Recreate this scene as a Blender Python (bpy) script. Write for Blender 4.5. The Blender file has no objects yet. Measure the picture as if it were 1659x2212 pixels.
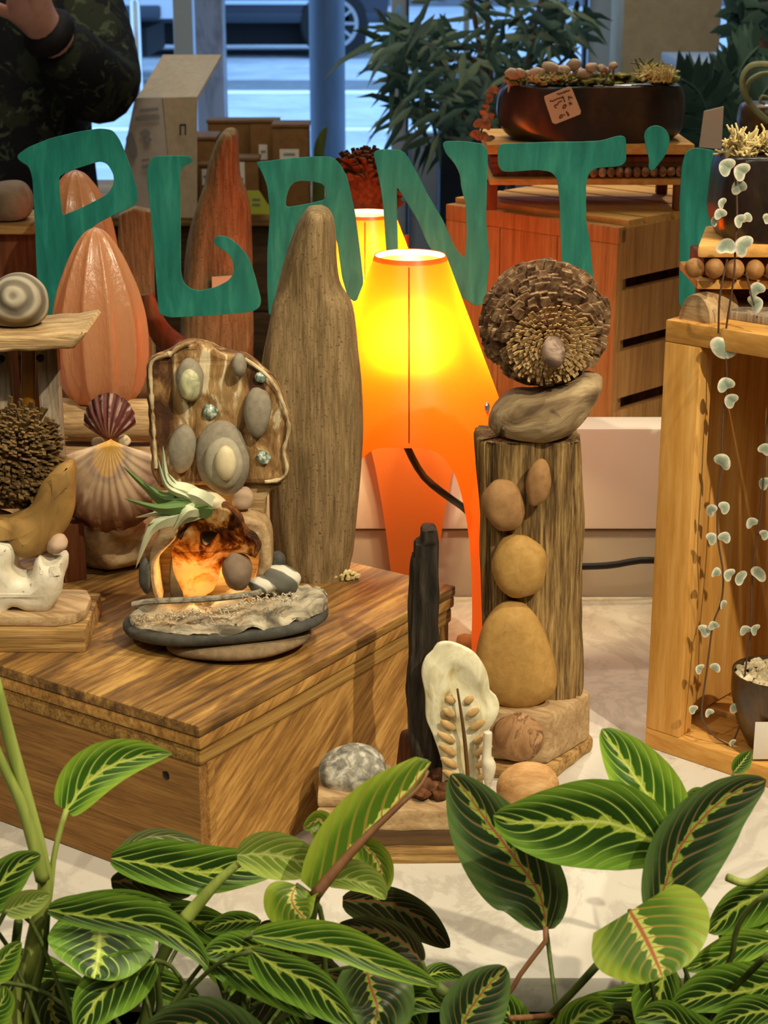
import bpy, bmesh, math, random
from mathutils import Vector, Matrix, noise
R = math.radians
random.seed(7)
SC = bpy.context.scene
COL = SC.collection

# ------------------------------------------------------------------ camera, world, lights, exposure
F, CX, CY, H = 3850.0, 829.5, 1106.0, 0.60
PITCH = math.atan(1256.0 / F)
CP, SP = math.cos(PITCH), math.sin(PITCH)
cam = bpy.data.cameras.new('camera')
cam.sensor_fit = 'HORIZONTAL'; cam.sensor_width = 36.0; cam.lens = F / 1659.0 * 36.0
cam.clip_start = 0.05; cam.clip_end = 200
cam.dof.use_dof = True; cam.dof.focus_distance = 1.32; cam.dof.aperture_fstop = 30
camo = bpy.data.objects.new('camera', cam); COL.objects.link(camo)
camo.location = (0, 0, H); camo.rotation_euler = (math.pi / 2 - PITCH, 0, 0)
SC.camera = camo
SC.view_settings.view_transform = 'Standard'; SC.view_settings.look = 'None'
SC.view_settings.gamma = 1; SC.view_settings.use_curve_mapping = False
SC.view_settings.exposure = 0.0
SC.cycles.max_bounces = 8; SC.cycles.diffuse_bounces = 3; SC.cycles.glossy_bounces = 3
SC.cycles.transmission_bounces = 5; SC.cycles.transparent_max_bounces = 10
SC.cycles.caustics_reflective = False; SC.cycles.caustics_refractive = False
SC.cycles.sample_clamp_indirect = 4.0
SC.cycles.use_denoising = True

w = bpy.data.worlds.new('sky'); SC.world = w; w.use_nodes = True
bg = w.node_tree.nodes['Background']
bg.inputs[0].default_value = (0.32, 0.57, 1.0, 1); bg.inputs[1].default_value = 3.4

def lamp(name, kind, loc, energy, color, target=None, **k):
    l = bpy.data.lights.new(name, kind); l.energy = energy; l.color = color
    for a, v in k.items(): setattr(l, a, v)
    o = bpy.data.objects.new(name, l); COL.objects.link(o); o.location = loc
    if target is not None:
        d = Vector(target) - Vector(loc); o.rotation_euler = d.to_track_quat('-Z', 'Y').to_euler()
    return o
WARM = (1.0, 0.87, 0.63)
lamp('ceiling_spotlight', 'SPOT', (0.95, -0.25, 1.85), 165, WARM, (0.0, 1.14, 0.06), spot_size=R(34), spot_blend=0.35, shadow_soft_size=0.02)
lamp('ceiling_spotlight', 'SPOT', (0.62, 0.75, 1.75), 62, WARM, (0.05, 1.16, 0.05), spot_size=R(36), spot_blend=0.4, shadow_soft_size=0.02)
lamp('ceiling_spotlight', 'SPOT', (-0.9, -0.1, 1.8), 42, WARM, (0.0, 1.15, 0.05), spot_size=R(34), spot_blend=0.5, shadow_soft_size=0.04)
lamp('fill_area', 'AREA', (0.0, -0.5, 1.95), 19, (1.0, 0.90, 0.72), (0, 0.8, 0), size=1.4)  # area light added as soft ambient fill over the display
lamp('fill_area', 'AREA', (-0.1, 2.6, 2.0), 36, (1.0, 0.88, 0.70), (0, 2.9, 0), size=1.6)  # fill light added to brighten the space behind the pane
lamp('ceiling_spotlight', 'SPOT', (0.75, 3.3, 1.8), 60, WARM, (0.35, 1.95, 0.35), spot_size=R(24), spot_blend=0.5, shadow_soft_size=0.03)  # mirrored spotlight added from behind to light the tops beyond the pane

# ------------------------------------------------------------------ pixel helpers: a photo pixel at a given distance
def ray(x, y):
    dy = y - CY
    fw = F * CP - dy * SP; dn = dy * CP + F * SP
    return (x - CX) / fw, -dn / fw
def at(x, y, Y):
    a, b = ray(x, y); return Vector((a * Y, Y, H + b * Y))
def ont(x, y, z):
    a, b = ray(x, y); Y = (z - H) / b; return Vector((a * Y, Y, z))
def mpp(y, Y):
    return Y / (F * CP - (y - CY) * SP)

# ------------------------------------------------------------------ scene helpers
def thing(name, label, cat, loc=(0, 0, 0), group=None):
    o = bpy.data.objects.new(name, None); COL.objects.link(o); o.location = loc
    o.empty_display_size = 0.02
    o['label'] = label; o['category'] = cat
    if group: o['group'] = group
    return o
def tag(o, label, cat, group=None):
    o['label'] = label; o['category'] = cat
    if group: o['group'] = group
    return o
def struct(o):
    o['kind'] = 'structure'; return o
def root_loc(p):
    v = Vector((0, 0, 0))
    while p is not None:
        v += p.location; p = p.parent
    return v

def catmull(pts, n, closed=True):
    P = [Vector(p) for p in pts]; m = len(P)
    segs = m if closed else m - 1
    def g(i): return P[i % m] if closed else P[max(0, min(m - 1, i))]
    dense = []
    for i in range(segs):
        a, b, c, d = g(i - 1), g(i), g(i + 1), g(i + 2)
        for k in range(8):
            t = k / 8.0
            dense.append(0.5 * ((2 * b) + (c - a) * t + (2 * a - 5 * b + 4 * c - d) * t * t + (3 * b - a - 3 * c + d) * t ** 3))
    if not closed: dense.append(P[-1])
    L = [0.0]
    ring = dense + ([dense[0]] if closed else [])
    for i in range(1, len(ring)): L.append(L[-1] + (ring[i] - ring[i - 1]).length)
    out, j = [], 0
    cnt = n if closed else n - 1
    for k in range(n):
        s = L[-1] * k / cnt
        while j < len(L) - 2 and L[j + 1] < s: j += 1
        d = L[j + 1] - L[j]
        out.append(ring[j].lerp(ring[j + 1], (s - L[j]) / d if d > 1e-12 else 0))
    return out
def lin(tab, x):
    if x <= tab[0][0]: return tab[0][1]
    for (a, b), (c, d) in zip(tab, tab[1:]):
        if x <= c: return b + (d - b) * (x - a) / (c - a)
    return tab[-1][1]

class MB:
    def __init__(s): s.v = []; s.f = []; s.uv = {}
    def add(s, vs, fs, uvs=None):
        b = len(s.v); s.v += [Vector(x) for x in vs]; s.f += [tuple(i + b for i in f) for f in fs]
        if uvs:
            for i, u in enumerate(uvs): s.uv[b + i] = u
        return s
    def grid(s, rows, closed=False, uvs=None, cap=False):
        n, m = len(rows), len(rows[0]); vs = [p for r in rows for p in r]; fs = []
        for i in range(n - 1):
            for j in range(m if closed else m - 1):
                a, b = i * m + j, i * m + (j + 1) % m
                fs.append((a, b, b + m, a + m))
        if cap:
            fs.append(tuple(range(m - 1, -1, -1))); fs.append(tuple((n - 1) * m + j for j in range(m)))
        return s.add(vs, fs, [u for r in uvs for u in r] if uvs else None)
    def box(s, c, size, rz=0, rx=0, ry=0, bevel=0, seg=2):
        bm = bmesh.new(); bmesh.ops.create_cube(bm, size=1)
        for v in bm.verts: v.co = Vector((v.co.x * size[0], v.co.y * size[1], v.co.z * size[2]))
        if bevel: bmesh.ops.bevel(bm, geom=bm.edges[:], offset=bevel, segments=seg, affect='EDGES', profile=0.6)
        M = Matrix.Translation(c) @ Matrix.Rotation(rz, 4, 'Z') @ Matrix.Rotation(rx, 4, 'X') @ Matrix.Rotation(ry, 4, 'Y')
        bm.verts.index_update()
        s.add([M @ v.co for v in bm.verts], [[v.index for v in f.verts] for f in bm.faces]); bm.free(); return s
    def prism(s, poly, z0, z1, bevel=0, amp=0, fr=30):
        bm = bmesh.new()
        lo = [bm.verts.new((p[0], p[1], z0)) for p in poly]; hi = [bm.verts.new((p[0], p[1], z1)) for p in poly]
        n = len(poly)
        bm.faces.new(lo[::-1]); bm.faces.new(hi)
        for i in range(n): bm.faces.new((lo[i], lo[(i + 1) % n], hi[(i + 1) % n], hi[i]))
        bmesh.ops.recalc_face_normals(bm, faces=bm.faces[:])
        if bevel: bmesh.ops.bevel(bm, geom=bm.edges[:], offset=bevel, segments=2, affect='EDGES', profile=0.6)
        if amp:
            bmesh.ops.subdivide_edges(bm, edges=[e for e in bm.edges if e.calc_length() > 0.01], cuts=6, use_grid_fill=True)
            bmesh.ops.triangulate(bm, faces=[f for f in bm.faces if len(f.verts) > 4])
            for v in bm.verts: v.co += noise.noise_vector(v.co * fr) * amp
        bm.verts.index_update()
        s.add([v.co.copy() for v in bm.verts], [[v.index for v in f.verts] for f in bm.faces]); bm.free(); return s
    def tube(s, pts, r, seg=8, n=None, flat=1.0):
        P = catmull(pts, n, False) if n else [Vector(p) for p in pts]
        m = len(P); rows = []; up = Vector((0.13, 0.97, 0.2))
        for i, p in enumerate(P):
            t = (P[min(i + 1, m - 1)] - P[max(i - 1, 0)]).normalized()
            a = t.cross(up)
            if a.length < 1e-3: a = t.cross(Vector((1, 0, 0)))
            a.normalize(); b = t.cross(a)
            rr = r(i / (m - 1)) if callable(r) else (lin([(k / (len(r) - 1), x) for k, x in enumerate(r)], i / (m - 1)) if isinstance(r, (list, tuple)) else r)
            rows.append([p + (a * math.cos(q) + b * math.sin(q) * flat) * rr for q in [2 * math.pi * k / seg for k in range(seg)]])
        return s.grid(rows, True, cap=True)
    def lathe(s, prof, c, seg=40, ribs=0, ramp=0.0, phase=0, capb=True):
        rows = []
        for r, z in prof:
            row = []
            for k in range(seg):
                a = 2 * math.pi * k / seg
                q = r * (1 + ramp * math.cos(ribs * a + phase)) if ribs else r
                row.append(Vector((c[0] + q * math.cos(a), c[1] + q * math.sin(a), c[2] + z)))
            rows.append(row)
        return s.grid(rows, True, cap=capb)
    def ell(s, c, r, rot=(0, 0, 0), amp=0.0, fr=20, sub=3, flat=None, seed=0):
        bm = bmesh.new(); bmesh.ops.create_icosphere(bm, subdivisions=sub, radius=1)
        M = Matrix.Rotation(rot[2], 3, 'Z') @ Matrix.Rotation(rot[1], 3, 'Y') @ Matrix.Rotation(rot[0], 3, 'X')
        out = []
        for v in bm.verts:
            d = v.co.normalized(); k = 1 + amp * noise.noise(d * fr * 0.1 + Vector((seed * 3.1, c[0] * 50, c[2] * 50)))
            p = Vector([math.copysign(abs(d[i]) ** (flat[i] if flat else 1.0), d[i]) * r[i] * k for i in range(3)])
            out.append(M @ p + Vector(c))
        bm.verts.index_update()
        s.add(out, [[v.index for v in f.verts] for f in bm.faces]); bm.free(); return s
    def peb(s, x, y, rx, ry, Y, d, rot=0, amp=0.18, sub=3, flat=None):
        """a pebble seen at a photo pixel; rx, ry in pixels, d its half depth in metres"""
        c = at(x, y, Y); k = mpp(y, Y)
        return s.ell(c, (rx * k, d, ry * k), (0, R(rot), 0), amp, 14, sub, flat, seed=x * 0.01)
    def loft(s, rows, Y, dr=0.6, seg=32, n=40, amp=0.0, fr=40, sq=2.0, rot=0.0, zs=0.25, lean=0.0, dabs=None, grooves=0, gamp=0.0):
        T = catmull([(r[1], r[2], r[0]) for r in rows], n, False)
        z0 = at(0, rows[-1][0], Y).z; G = []
        for k, (xl, xr, y) in enumerate(T):
            L, Rr = at(xl, y, Y), at(xr, y, Y); c = (L + Rr) / 2; a = max((Rr - L).length / 2, 1e-4)
            b = a * dr if dabs is None else min(dabs, a * 2.5)
            row = []
            for q in range(seg):
                t = 2 * math.pi * q / seg; ca, sa = math.cos(t), math.sin(t)
                x = math.copysign(abs(ca) ** (2 / sq), ca); yy = math.copysign(abs(sa) ** (2 / sq), sa)
                f = 1.0
                if amp: f += amp * noise.noise(Vector((x * a * fr + rows[0][1], yy * a * fr, c.z * fr * zs)))
                if grooves: f += gamp * noise.noise(Vector((t * grooves, 3.3, c.z * 9))) 
                px, py = x * a * f, yy * b * f
                if rot: px, py = px * math.cos(rot) - py * math.sin(rot), px * math.sin(rot) + py * math.cos(rot)
                row.append(Vector((c.x + px, Y + py + lean * (c.z - z0), c.z)))
            G.append(row)
        return s.grid(G, True, cap=True)
    def pillow(s, outline, Y, front, back, N=64, rings=8, p=2.0, amp=0.0, fr=40, lean=0.0, c=None, ripple=None):
        O = catmull(outline, N, True)
        if c is None: c = (sum(o[0] for o in O) / N, sum(o[1] for o in O) / N)
        C = at(c[0], c[1], Y); W = [at(o[0], o[1], Y) for o in O]; z0 = C.z
        def mk(sgn, dep):
            out = []
            for k in range(rings + 1):
                sc = math.cos(k / rings * math.pi / 2) if p <= 2.01 else 1 - (k / rings) ** 1.5
                d = dep * (max(0, 1 - sc ** p)) ** (1 / p)
                row = []
                for o in W:
                    q = C.lerp(o, sc)
                    e = d * (1 + (amp * noise.noise(q * fr) if amp else 0))
                    if ripple: e += ripple(q, sc, sgn) * (1 - sc ** 8)
                    row.append(Vector((q.x, Y + sgn * e + lean * (q.z - z0), q.z)))
                out.append(row)
            return out
        f = mk(-1, front); b = mk(1, back)
        G = f[::-1] + b[1:]
        return s.grid(G, True)
    def plate(s, outline, Y, thick, holes=(), bevel=0.0, bres=2, lean=0.0, sway=0.0, smooth_n=None, amp=0.0, fr=60):
        cu = bpy.data.curves.new('tmp', 'CURVE'); cu.dimensions = '2D'; cu.fill_mode = 'BOTH'
        cu.extrude = max(thick / 2 - bevel, 1e-5); cu.bevel_depth = bevel; cu.bevel_resolution = bres
        cu.offset = -bevel
        xs = []
        for poly in [outline] + list(holes):
            P = catmull(poly, smooth_n or max(24, len(poly) * 4), True) if smooth_n != 0 else [Vector(p) for p in poly]
            sp = cu.splines.new('POLY'); sp.points.add(len(P) - 1); sp.use_cyclic_u = True
            for q, p in zip(sp.points, P):
                w_ = at(p[0], p[1], Y); q.co = (w_.x, w_.z, 0, 1); xs.append((w_.x, w_.z))
        ob = bpy.data.objects.new('tmp', cu); me = bpy.data.meshes.new_from_object(ob)
        x0 = sum(a for a, b in xs) / len(xs); z0 = sum(b for a, b in xs) / len(xs)
        vs = []
        for v in me.vertices:
            q = Vector((v.co.x, Y + v.co.z * -1 + lean * (v.co.y - z0) + sway * (v.co.x - x0), v.co.y))
            if amp: q += noise.noise_vector(q * fr) * amp
            vs.append(q)
        s.add(vs, [tuple(p.vertices) for p in me.polygons])
        bpy.data.objects.remove(ob); bpy.data.curves.remove(cu); bpy.data.meshes.remove(me); return s
    def build(s, name, mat, parent=None, smooth=True, angle=40, loc=None, mods=()):
        me = bpy.data.meshes.new(name)
        off = root_loc(parent) if parent else Vector(loc) if loc is not None else Vector((
            sum(v.x for v in s.v) / len(s.v), sum(v.y for v in s.v) / len(s.v), min(v.z for v in s.v)))
        me.from_pydata([v - off for v in s.v], [], s.f)
        if s.uv:
            ul = me.uv_layers.new(name='UVMap')
            for l in me.loops: ul.data[l.index].uv = s.uv.get(l.vertex_index, (0, 0))
        bm = bmesh.new(); bm.from_mesh(me); bmesh.ops.recalc_face_normals(bm, faces=bm.faces[:]); bm.to_mesh(me); bm.free()
        if smooth:
            me.shade_smooth()
            if angle < 180: me.set_sharp_from_angle(angle=R(angle))
        me.materials.append(mat)
        o = bpy.data.objects.new(name, me); COL.objects.link(o)
        if parent: o.parent = parent
        else: o.location = off
        return o

# ------------------------------------------------------------------ materials
def lc(h):
    h = h.lstrip('#'); c = [int(h[i:i + 2], 16) / 255 for i in (0, 2, 4)]
    return tuple([(x / 12.92 if x <= 0.04045 else ((x + 0.055) / 1.055) ** 2.4) for x in c] + [1.0])
class NT:
    def __init__(s, name):
        s.m = bpy.data.materials.new(name); s.m.use_nodes = True; s.t = s.m.node_tree; s.n = s.t.nodes; s.l = s.t.links
        s.p = s.n['Principled BSDF']; s.out = s.n['Material Output']
    def new(s, t, **k):
        n = s.n.new(t)
        for a, v in k.items(): setattr(n, a, v)
        return n
    def put(s, sock, v):
        if hasattr(v, 'is_output') or isinstance(v, bpy.types.NodeSocket): s.l.new(v, sock)
        else: sock.default_value = v
    def m_(s, op, a, b=0.0, c=0.0, clamp=False):
        n = s.new('ShaderNodeMath', operation=op, use_clamp=clamp)
        for i, v in enumerate((a, b, c)): s.put(n.inputs[i], v)
        return n.outputs[0]
    def ss(s, x, a, b):
        n = s.new('ShaderNodeMapRange', interpolation_type='SMOOTHSTEP'); s.put(n.inputs[0], x)
        n.inputs[1].default_value = a; n.inputs[2].default_value = b; return n.outputs[0]
    def mix(s, f, a, b, blend='MIX'):
        n = s.new('ShaderNodeMix', data_type='RGBA', blend_type=blend); s.put(n.inputs[0], f); s.put(n.inputs[6], a); s.put(n.inputs[7], b)
        return n.outputs[2]
    def coord(s, scale=(1, 1, 1), rot=(0, 0, 0), kind='Object'):
        tc = s.new('ShaderNodeTexCoord'); mp = s.new('ShaderNodeMapping')
        mp.inputs['Scale'].default_value = scale; src = tc.outputs[kind]
        for r in (rot if isinstance(rot, list) else [rot]):
            if any(r):
                m2 = s.new('ShaderNodeMapping'); m2.inputs['Rotation'].default_value = r; s.l.new(src, m2.inputs[0]); src = m2.outputs[0]
        s.l.new(src, mp.inputs[0]); return mp.outputs[0]
    def noise(s, vec, scale=5, detail=4, rough=0.55, dist=0.0):
        n = s.new('ShaderNodeTexNoise'); s.l.new(vec, n.inputs['Vector'])
        n.inputs['Scale'].default_value = scale; n.inputs['Detail'].default_value = detail
        n.inputs['Roughness'].default_value = rough; n.inputs['Distortion'].default_value = dist; return n.outputs[0]
    def ramp(s, fac, stops):
        n = s.new('ShaderNodeValToRGB'); s.l.new(fac, n.inputs[0]); e = n.color_ramp.elements
        while len(e) < len(stops): e.new(0.5)
        for q, (p, c) in zip(e, stops): q.position = p; q.color = lc(c) if isinstance(c, str) else c
        return n.outputs[0]
    def bump(s, h, strength=0.3, dist=0.002):
        b = s.new('ShaderNodeBump'); b.inputs['Strength'].default_value = strength; b.inputs['Distance'].default_value = dist
        s.l.new(h, b.inputs['Height']); s.l.new(b.outputs[0], s.p.inputs['Normal']); return b
    def fin(s, color=None, rough=0.7, spec=0.3, **k):
        if color is not None: s.put(s.p.inputs['Base Color'], lc(color) if isinstance(color, str) else color)
        s.put(s.p.inputs['Roughness'], rough); s.p.inputs['Specular IOR Level'].default_value = spec
        for a, v in k.items(): s.put(s.p.inputs[a.replace('_', ' ')], v)
        return s.m
def plain(name, c, rough=0.7, spec=0.3, **k):
    return NT(name).fin(c, rough, spec, **k)
def grainy(name, stops, scale=(1, 1, 1), ns=20, detail=5, rough=0.75, bump=0.3, bd=0.001, spec=0.25, spots=None, spec2=0.0, rot=(0, 0, 0), dist=0.4, fine=None, g2=0.0):
    t = NT(name); v = t.coord(scale, rot); n = t.noise(v, ns, detail, 0.6, dist)
    if g2: n = t.m_('ADD', t.m_('MULTIPLY', n, 1 - g2), t.m_('MULTIPLY', t.noise(v, ns * 4.3, 4, 0.7, 0.2), g2))
    col = t.ramp(n, stops)
    if fine:
        n2 = t.noise(t.coord(), fine[0], 2, 0.5); col = t.mix(t.ss(n2, fine[2], fine[2] + 0.12), col, lc(fine[1]))
    if spots:
        n3 = t.noise(t.coord((1, 1, 1)), spots[0], 3, 0.6, 0.5); col = t.mix(t.ss(n3, spots[2], spots[2] + 0.08), col, lc(spots[1]))
    if bump: t.bump(n, bump, bd)
    return t.fin(col, rough, spec)
# wood with the grain along one axis: squeeze that axis
def wood(name, stops, axis='z', ns=60, k=0.07, **kw):
    sc = {'x': (k, 1, 1), 'y': (1, k, 1), 'z': (1, 1, k)}[axis]
    kw.setdefault('g2', 0.5); kw.setdefault('bump', 0.45); kw.setdefault('bd', 0.0012)
    if kw['g2']: stops = [(0.5 + (p - 0.5) * 0.72, c) for p, c in stops]
    return grainy(name, stops, sc, ns, **kw)
# ------------------------------------------------------------------ material library
def marble_mat():
    t = NT('white_marble'); v = t.coord((1, 1, 1), (0.2, 0.1, 0.5))
    n = t.noise(v, 9, 6, 0.65, 1.2); a = t.m_('ABSOLUTE', t.m_('SUBTRACT', n, 0.5)); vein = t.ss(a, 0.0, 0.06)
    n2 = t.noise(v, 4, 4, 0.5, 0.6)
    col = t.mix(vein, t.ramp(n2, [(0.3, '#b4ada1'), (0.7, '#c2bcb0')]), t.ramp(n2, [(0.3, '#c4beb2'), (0.65, '#d2ccc0')]))
    return t.fin(col, 0.38, 0.3)
M_marble = marble_mat()
RZB = math.atan2(0.255, 0.171)
M_box = wood('old_box_wood', [(0.25, '#694722'), (0.45, '#9c7038'), (0.6, '#c0914e'), (0.78, '#d9af68')], 'x', 75, 0.12, bump=0.25, dist=0.6, rot=[(0, 0, -RZB), (0, 0.55, 0)])
M_boxface = wood('box_side_wood', [(0.25, '#5a3d1f'), (0.5, '#8a6233'), (0.75, '#a97e45')], 'x', 130, 0.05, bump=0.3, dist=0.4, rot=[(0, 0, -RZB - math.pi / 2)])
def lid_mat():
    t = NT('box_lid_wood')
    v = t.coord((0.06, 1, 1), (0, 0, -RZB)); n = t.noise(v, 150, 5, 0.7, 0.3); n2 = t.noise(t.coord((0.25, 1, 1), (0, 0, -RZB)), 55, 4, 0.6, 0.6)
    f = t.m_('ADD', t.m_('MULTIPLY', n, 0.55), t.m_('MULTIPLY', n2, 0.45))
    c = t.ramp(f, [(0.32, '#33200f'), (0.43, '#5f4323'), (0.52, '#8b6532'), (0.62, '#b98f4c'), (0.75, '#d0a862')])
    t.bump(f, 0.35, 0.0015); return t.fin(c, 0.6, 0.35)
M_lid = lid_mat()
M_drift = wood('grey_driftwood', [(0.25, '#50402a'), (0.42, '#75603f'), (0.58, '#927a55'), (0.78, '#ad956c')], 'z', 150, 0.07, bump=0.6, fine=(500, '#5c4a30', 0.60))
M_drift_h = wood('pale_driftwood', [(0.25, '#6e5535'), (0.45, '#a3845a'), (0.62, '#c5a87a'), (0.8, '#dcc59b')], 'x', 130, 0.08, bump=0.5)
M_drift_g = wood('weathered_board', [(0.25, '#4f4536'), (0.45, '#857661'), (0.62, '#a59681'), (0.8, '#bfb19b')], 'z', 150, 0.06, bump=0.5, fine=(300, '#3a2f22', 0.70))
M_post = wood('split_post_wood', [(0.3, '#33261a'), (0.42, '#604a2c'), (0.53, '#8d7044'), (0.66, '#b3945e'), (0.8, '#c8ad78')], 'z', 120, 0.05, bump=0.9, bd=0.003)
M_block = wood('worn_block_wood', [(0.25, '#7f6544'), (0.5, '#ad8f67'), (0.75, '#c9b088')], 'x', 70, 0.1, bump=0.6, rot=(0, 0, 0.6))
M_strip = wood('box_rim_wood', [(0.28, '#553a1e'), (0.45, '#86622f'), (0.6, '#ab8446'), (0.78, '#c39d5a')], 'x', 110, 0.03, bump=0.6, rot=[(0, 0, -RZB)])
M_layer = wood('layered_board', [(0.28, '#553a1e'), (0.45, '#8c6a3c'), (0.6, '#b8945a'), (0.78, '#cfae74')], 'x', 80, 0.04, bump=0.8, bd=0.002)
M_char = wood('charred_stick', [(0.3, '#171310'), (0.5, '#2f2820'), (0.7, '#4a4033'), (0.85, '#6a5b45')], 'z', 90, 0.08, bump=0.8)
M_pine = wood('pine_planks', [(0.3, '#b87f36'), (0.5, '#d29a4b'), (0.7, '#e2b268'), (0.85, '#eac27c')], 'z', 30, 0.08, bump=0.15, dist=1.2, spots=(12, '#8f5f27', 0.68))
M_pine_h = wood('pine_slats', [(0.3, '#b57e38'), (0.5, '#cf9a4e'), (0.7, '#dfb069'), (0.85, '#e9c37f')], 'x', 30, 0.08, bump=0.15, dist=1.0, rot=(0, 0, 0.5))
M_pine_v = wood('crate_wood', [(0.3, '#96693a'), (0.5, '#b5834b'), (0.7, '#cb9a5c')], 'z', 60, 0.06, bump=0.2)
M_dark = wood('dark_counter_wood', [(0.3, '#3a2a1a'), (0.55, '#5a4228'), (0.8, '#775a38')], 'x', 30, 0.1, bump=0.2)
M_brownwood = wood('red_brown_wood', [(0.3, '#402314'), (0.55, '#6b3d21'), (0.8, '#86532e')], 'z', 40, 0.08, bump=0.2)
M_bark = grainy('peeled_bark_wood', [(0.38, '#4b2f1c'), (0.47, '#76542f'), (0.55, '#957347'), (0.61, '#a88657'), (0.66, '#d9c7a2')], (1, 1, 0.30), 85, 7, 0.8, 0.7, 0.003, dist=0.9)
M_bark_edge = grainy('raw_bark_edge', [(0.35, '#8a6c45'), (0.6, '#d8c49c')], (1, 1, 0.5), 90, 5, 0.85, 0.8, 0.002)
M_wave = grainy('swirled_wood', [(0.3, '#6f532d'), (0.5, '#a07c44'), (0.7, '#b99657')], (1, 1, 0.4), 22, 4, 0.6, 0.3, 0.001, dist=2.5, spots=(30, '#4f3a1e', 0.66))
M_stone_g = grainy('grey_pebble', [(0.3, '#7e7563'), (0.7, '#958b78')], ns=220, bump=0.15, bd=0.0004, rough=0.8)
M_stone_t = grainy('tan_pebble', [(0.3, '#a47d41'), (0.7, '#bb9454')], ns=160, bump=0.15, bd=0.0004, rough=0.7, spots=(30, '#8b6a3a', 0.66))
M_stone_b = grainy('brown_pebble', [(0.3, '#8d6840'), (0.7, '#a57d51')], ns=160, bump=0.15, bd=0.0004, rough=0.75)
M_stone_dk = grainy('dark_slate', [(0.3, '#3c3b36'), (0.7, '#55534b')], ns=140, bump=0.2, bd=0.0005, rough=0.75)
M_stone_flat = grainy('flat_brown_stone', [(0.3, '#6f5d45'), (0.7, '#8d7658')], ns=180, bump=0.25, bd=0.0006, rough=0.85)
M_stone_mix = grainy('speckled_stone', [(0.35, '#5f5c55'), (0.5, '#8b8779'), (0.65, '#c3beae')], ns=130, bump=0.5, bd=0.001, rough=0.85)
M_stone_pink = grainy('rosy_pebble', [(0.3, '#a98d72'), (0.7, '#c7ab8f')], ns=40, bump=0.1, bd=0.0004, rough=0.6)
M_cream = grainy('cream_pebble', [(0.3, '#c8b791'), (0.7, '#e0d2ae')], ns=60, bump=0.1, bd=0.0003, rough=0.5, spots=(60, '#d7b77e', 0.6))
M_purple = grainy('purple_veined_pebble', [(0.3, '#5f4c44'), (0.55, '#7c6558'), (0.62, '#b9a08c')], ns=40, bump=0.2, bd=0.0005, dist=1.5)
M_jade = grainy('pale_green_pebble', [(0.35, '#8a8d6f'), (0.5, '#b0ae86'), (0.7, '#cfcaa0')], ns=60, bump=0.2, bd=0.0005, dist=2.0, rough=0.45)
M_bone = grainy('bleached_bone', [(0.3, '#c9bda0'), (0.6, '#e9e1cb')], ns=60, bump=0.5, bd=0.0015, rough=0.7, fine=(260, '#a89a7c', 0.66))
M_rock = grainy('pale_rock', [(0.3, '#7f6748'), (0.5, '#b2946b'), (0.7, '#d3bb92')], (1, 1, 1.8), 45, 6, 0.85, 0.8, 0.003)
M_gem = grainy('abalone_chip', [(.35, '#3f5a52'), (.5, '#8aa093'), (.6, '#d8d6bd')], ns=300, bump=.3, rough=.2, spec=.7)
M_black = plain('black_rubber', '#0d0b0a', 0.5)
M_cone = grainy('pine_cone_scale', [(0.34, '#4a3322'), (0.5, '#806145'), (0.66, '#b89a74')], ns=130, bump=0.3, bd=0.0006)
M_cone_l = grainy('pale_cone_scale', [(0.3, '#a07f52'), (0.6, '#ccab76'), (0.8, '#e2c792')], ns=160, bump=0.3, bd=0.0006)
M_cone_d = grainy('dark_cone_scale', [(0.3, '#3a2313'), (0.6, '#6b4427'), (0.8, '#8f6440')], ns=160, bump=0.3, bd=0.0006)
M_brush = grainy('dry_cone_bristle', [(0.3, '#3f2f1b'), (0.55, '#6f5632'), (0.8, '#9a7d4f')], ns=120, bump=0.3, bd=0.0006)
M_kraft = grainy('kraft_card', [(0.3, '#6a4a27'), (0.7, '#7d5930')], ns=60, bump=0.05, rough=0.8)
M_carton = grainy('tan_cardboard', [(0.3, '#a9977b'), (0.7, '#b7a689')], ns=80, bump=0.05, rough=0.85)
M_paper = plain('white_card', '#cfc6b8', 0.8)
M_print = plain('grey_print', '#7d7a78', 0.8)
M_lime = plain('lime_card', '#a9b03a', 0.7)
M_pricetag = plain('pale_price_tag', '#e6c29d', 0.7)
M_ink = plain('brown_ink', '#5b3226', 0.7)
def pot_mat(name, a, b, c):
    t = NT(name); n = t.noise(t.coord((1, 1, 0.6)), 26, 6, 0.7, 0.8)
    col = t.ramp(n, [(0.35, a), (0.55, b), (0.75, c)]); t.bump(n, 0.35, 0.002)
    return t.fin(col, 0.28, 0.6)
M_pot = pot_mat('glazed_bark_pot', '#17110d', '#2c2019', '#4a3323')
M_coco = pot_mat('polished_coconut', '#2b1c0e', '#553a1c', '#7d5a2e')
M_moss = grainy('moss', [(0.3, '#3c3712'), (0.55, '#7c7330'), (0.75, '#b5a95f')], ns=130, bump=0.8, bd=0.003, rough=0.9)
M_lichen = grainy('cream_lichen', [(0.3, '#a8935a'), (0.6, '#dcc98f')], ns=90, bump=0.3, rough=0.9)
M_soil = grainy('potting_soil', [(0.3, '#120c07'), (0.6, '#2b1d11')], ns=120, bump=1.0, bd=0.004, rough=0.95, fine=(160, '#8d7c60', 0.68))
M_planter = plain('black_planter', '#141210', 0.5)
M_stem = grainy('green_stem', [(0.3, '#6d7d33'), (0.7, '#a7b45b')], (1, 1, 0.1), 60, bump=0.1, rough=0.5)
M_stem_d = grainy('dark_stem', [(0.3, '#33401a'), (0.7, '#5c6a30')], (1, 1, 0.1), 60, bump=0.1, rough=0.5)
M_stalk = grainy('brown_stalk', [(0.3, '#5e3d27'), (0.7, '#8a6240')], (1, 1, 0.1), 60, bump=0.1, rough=0.5)
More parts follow.
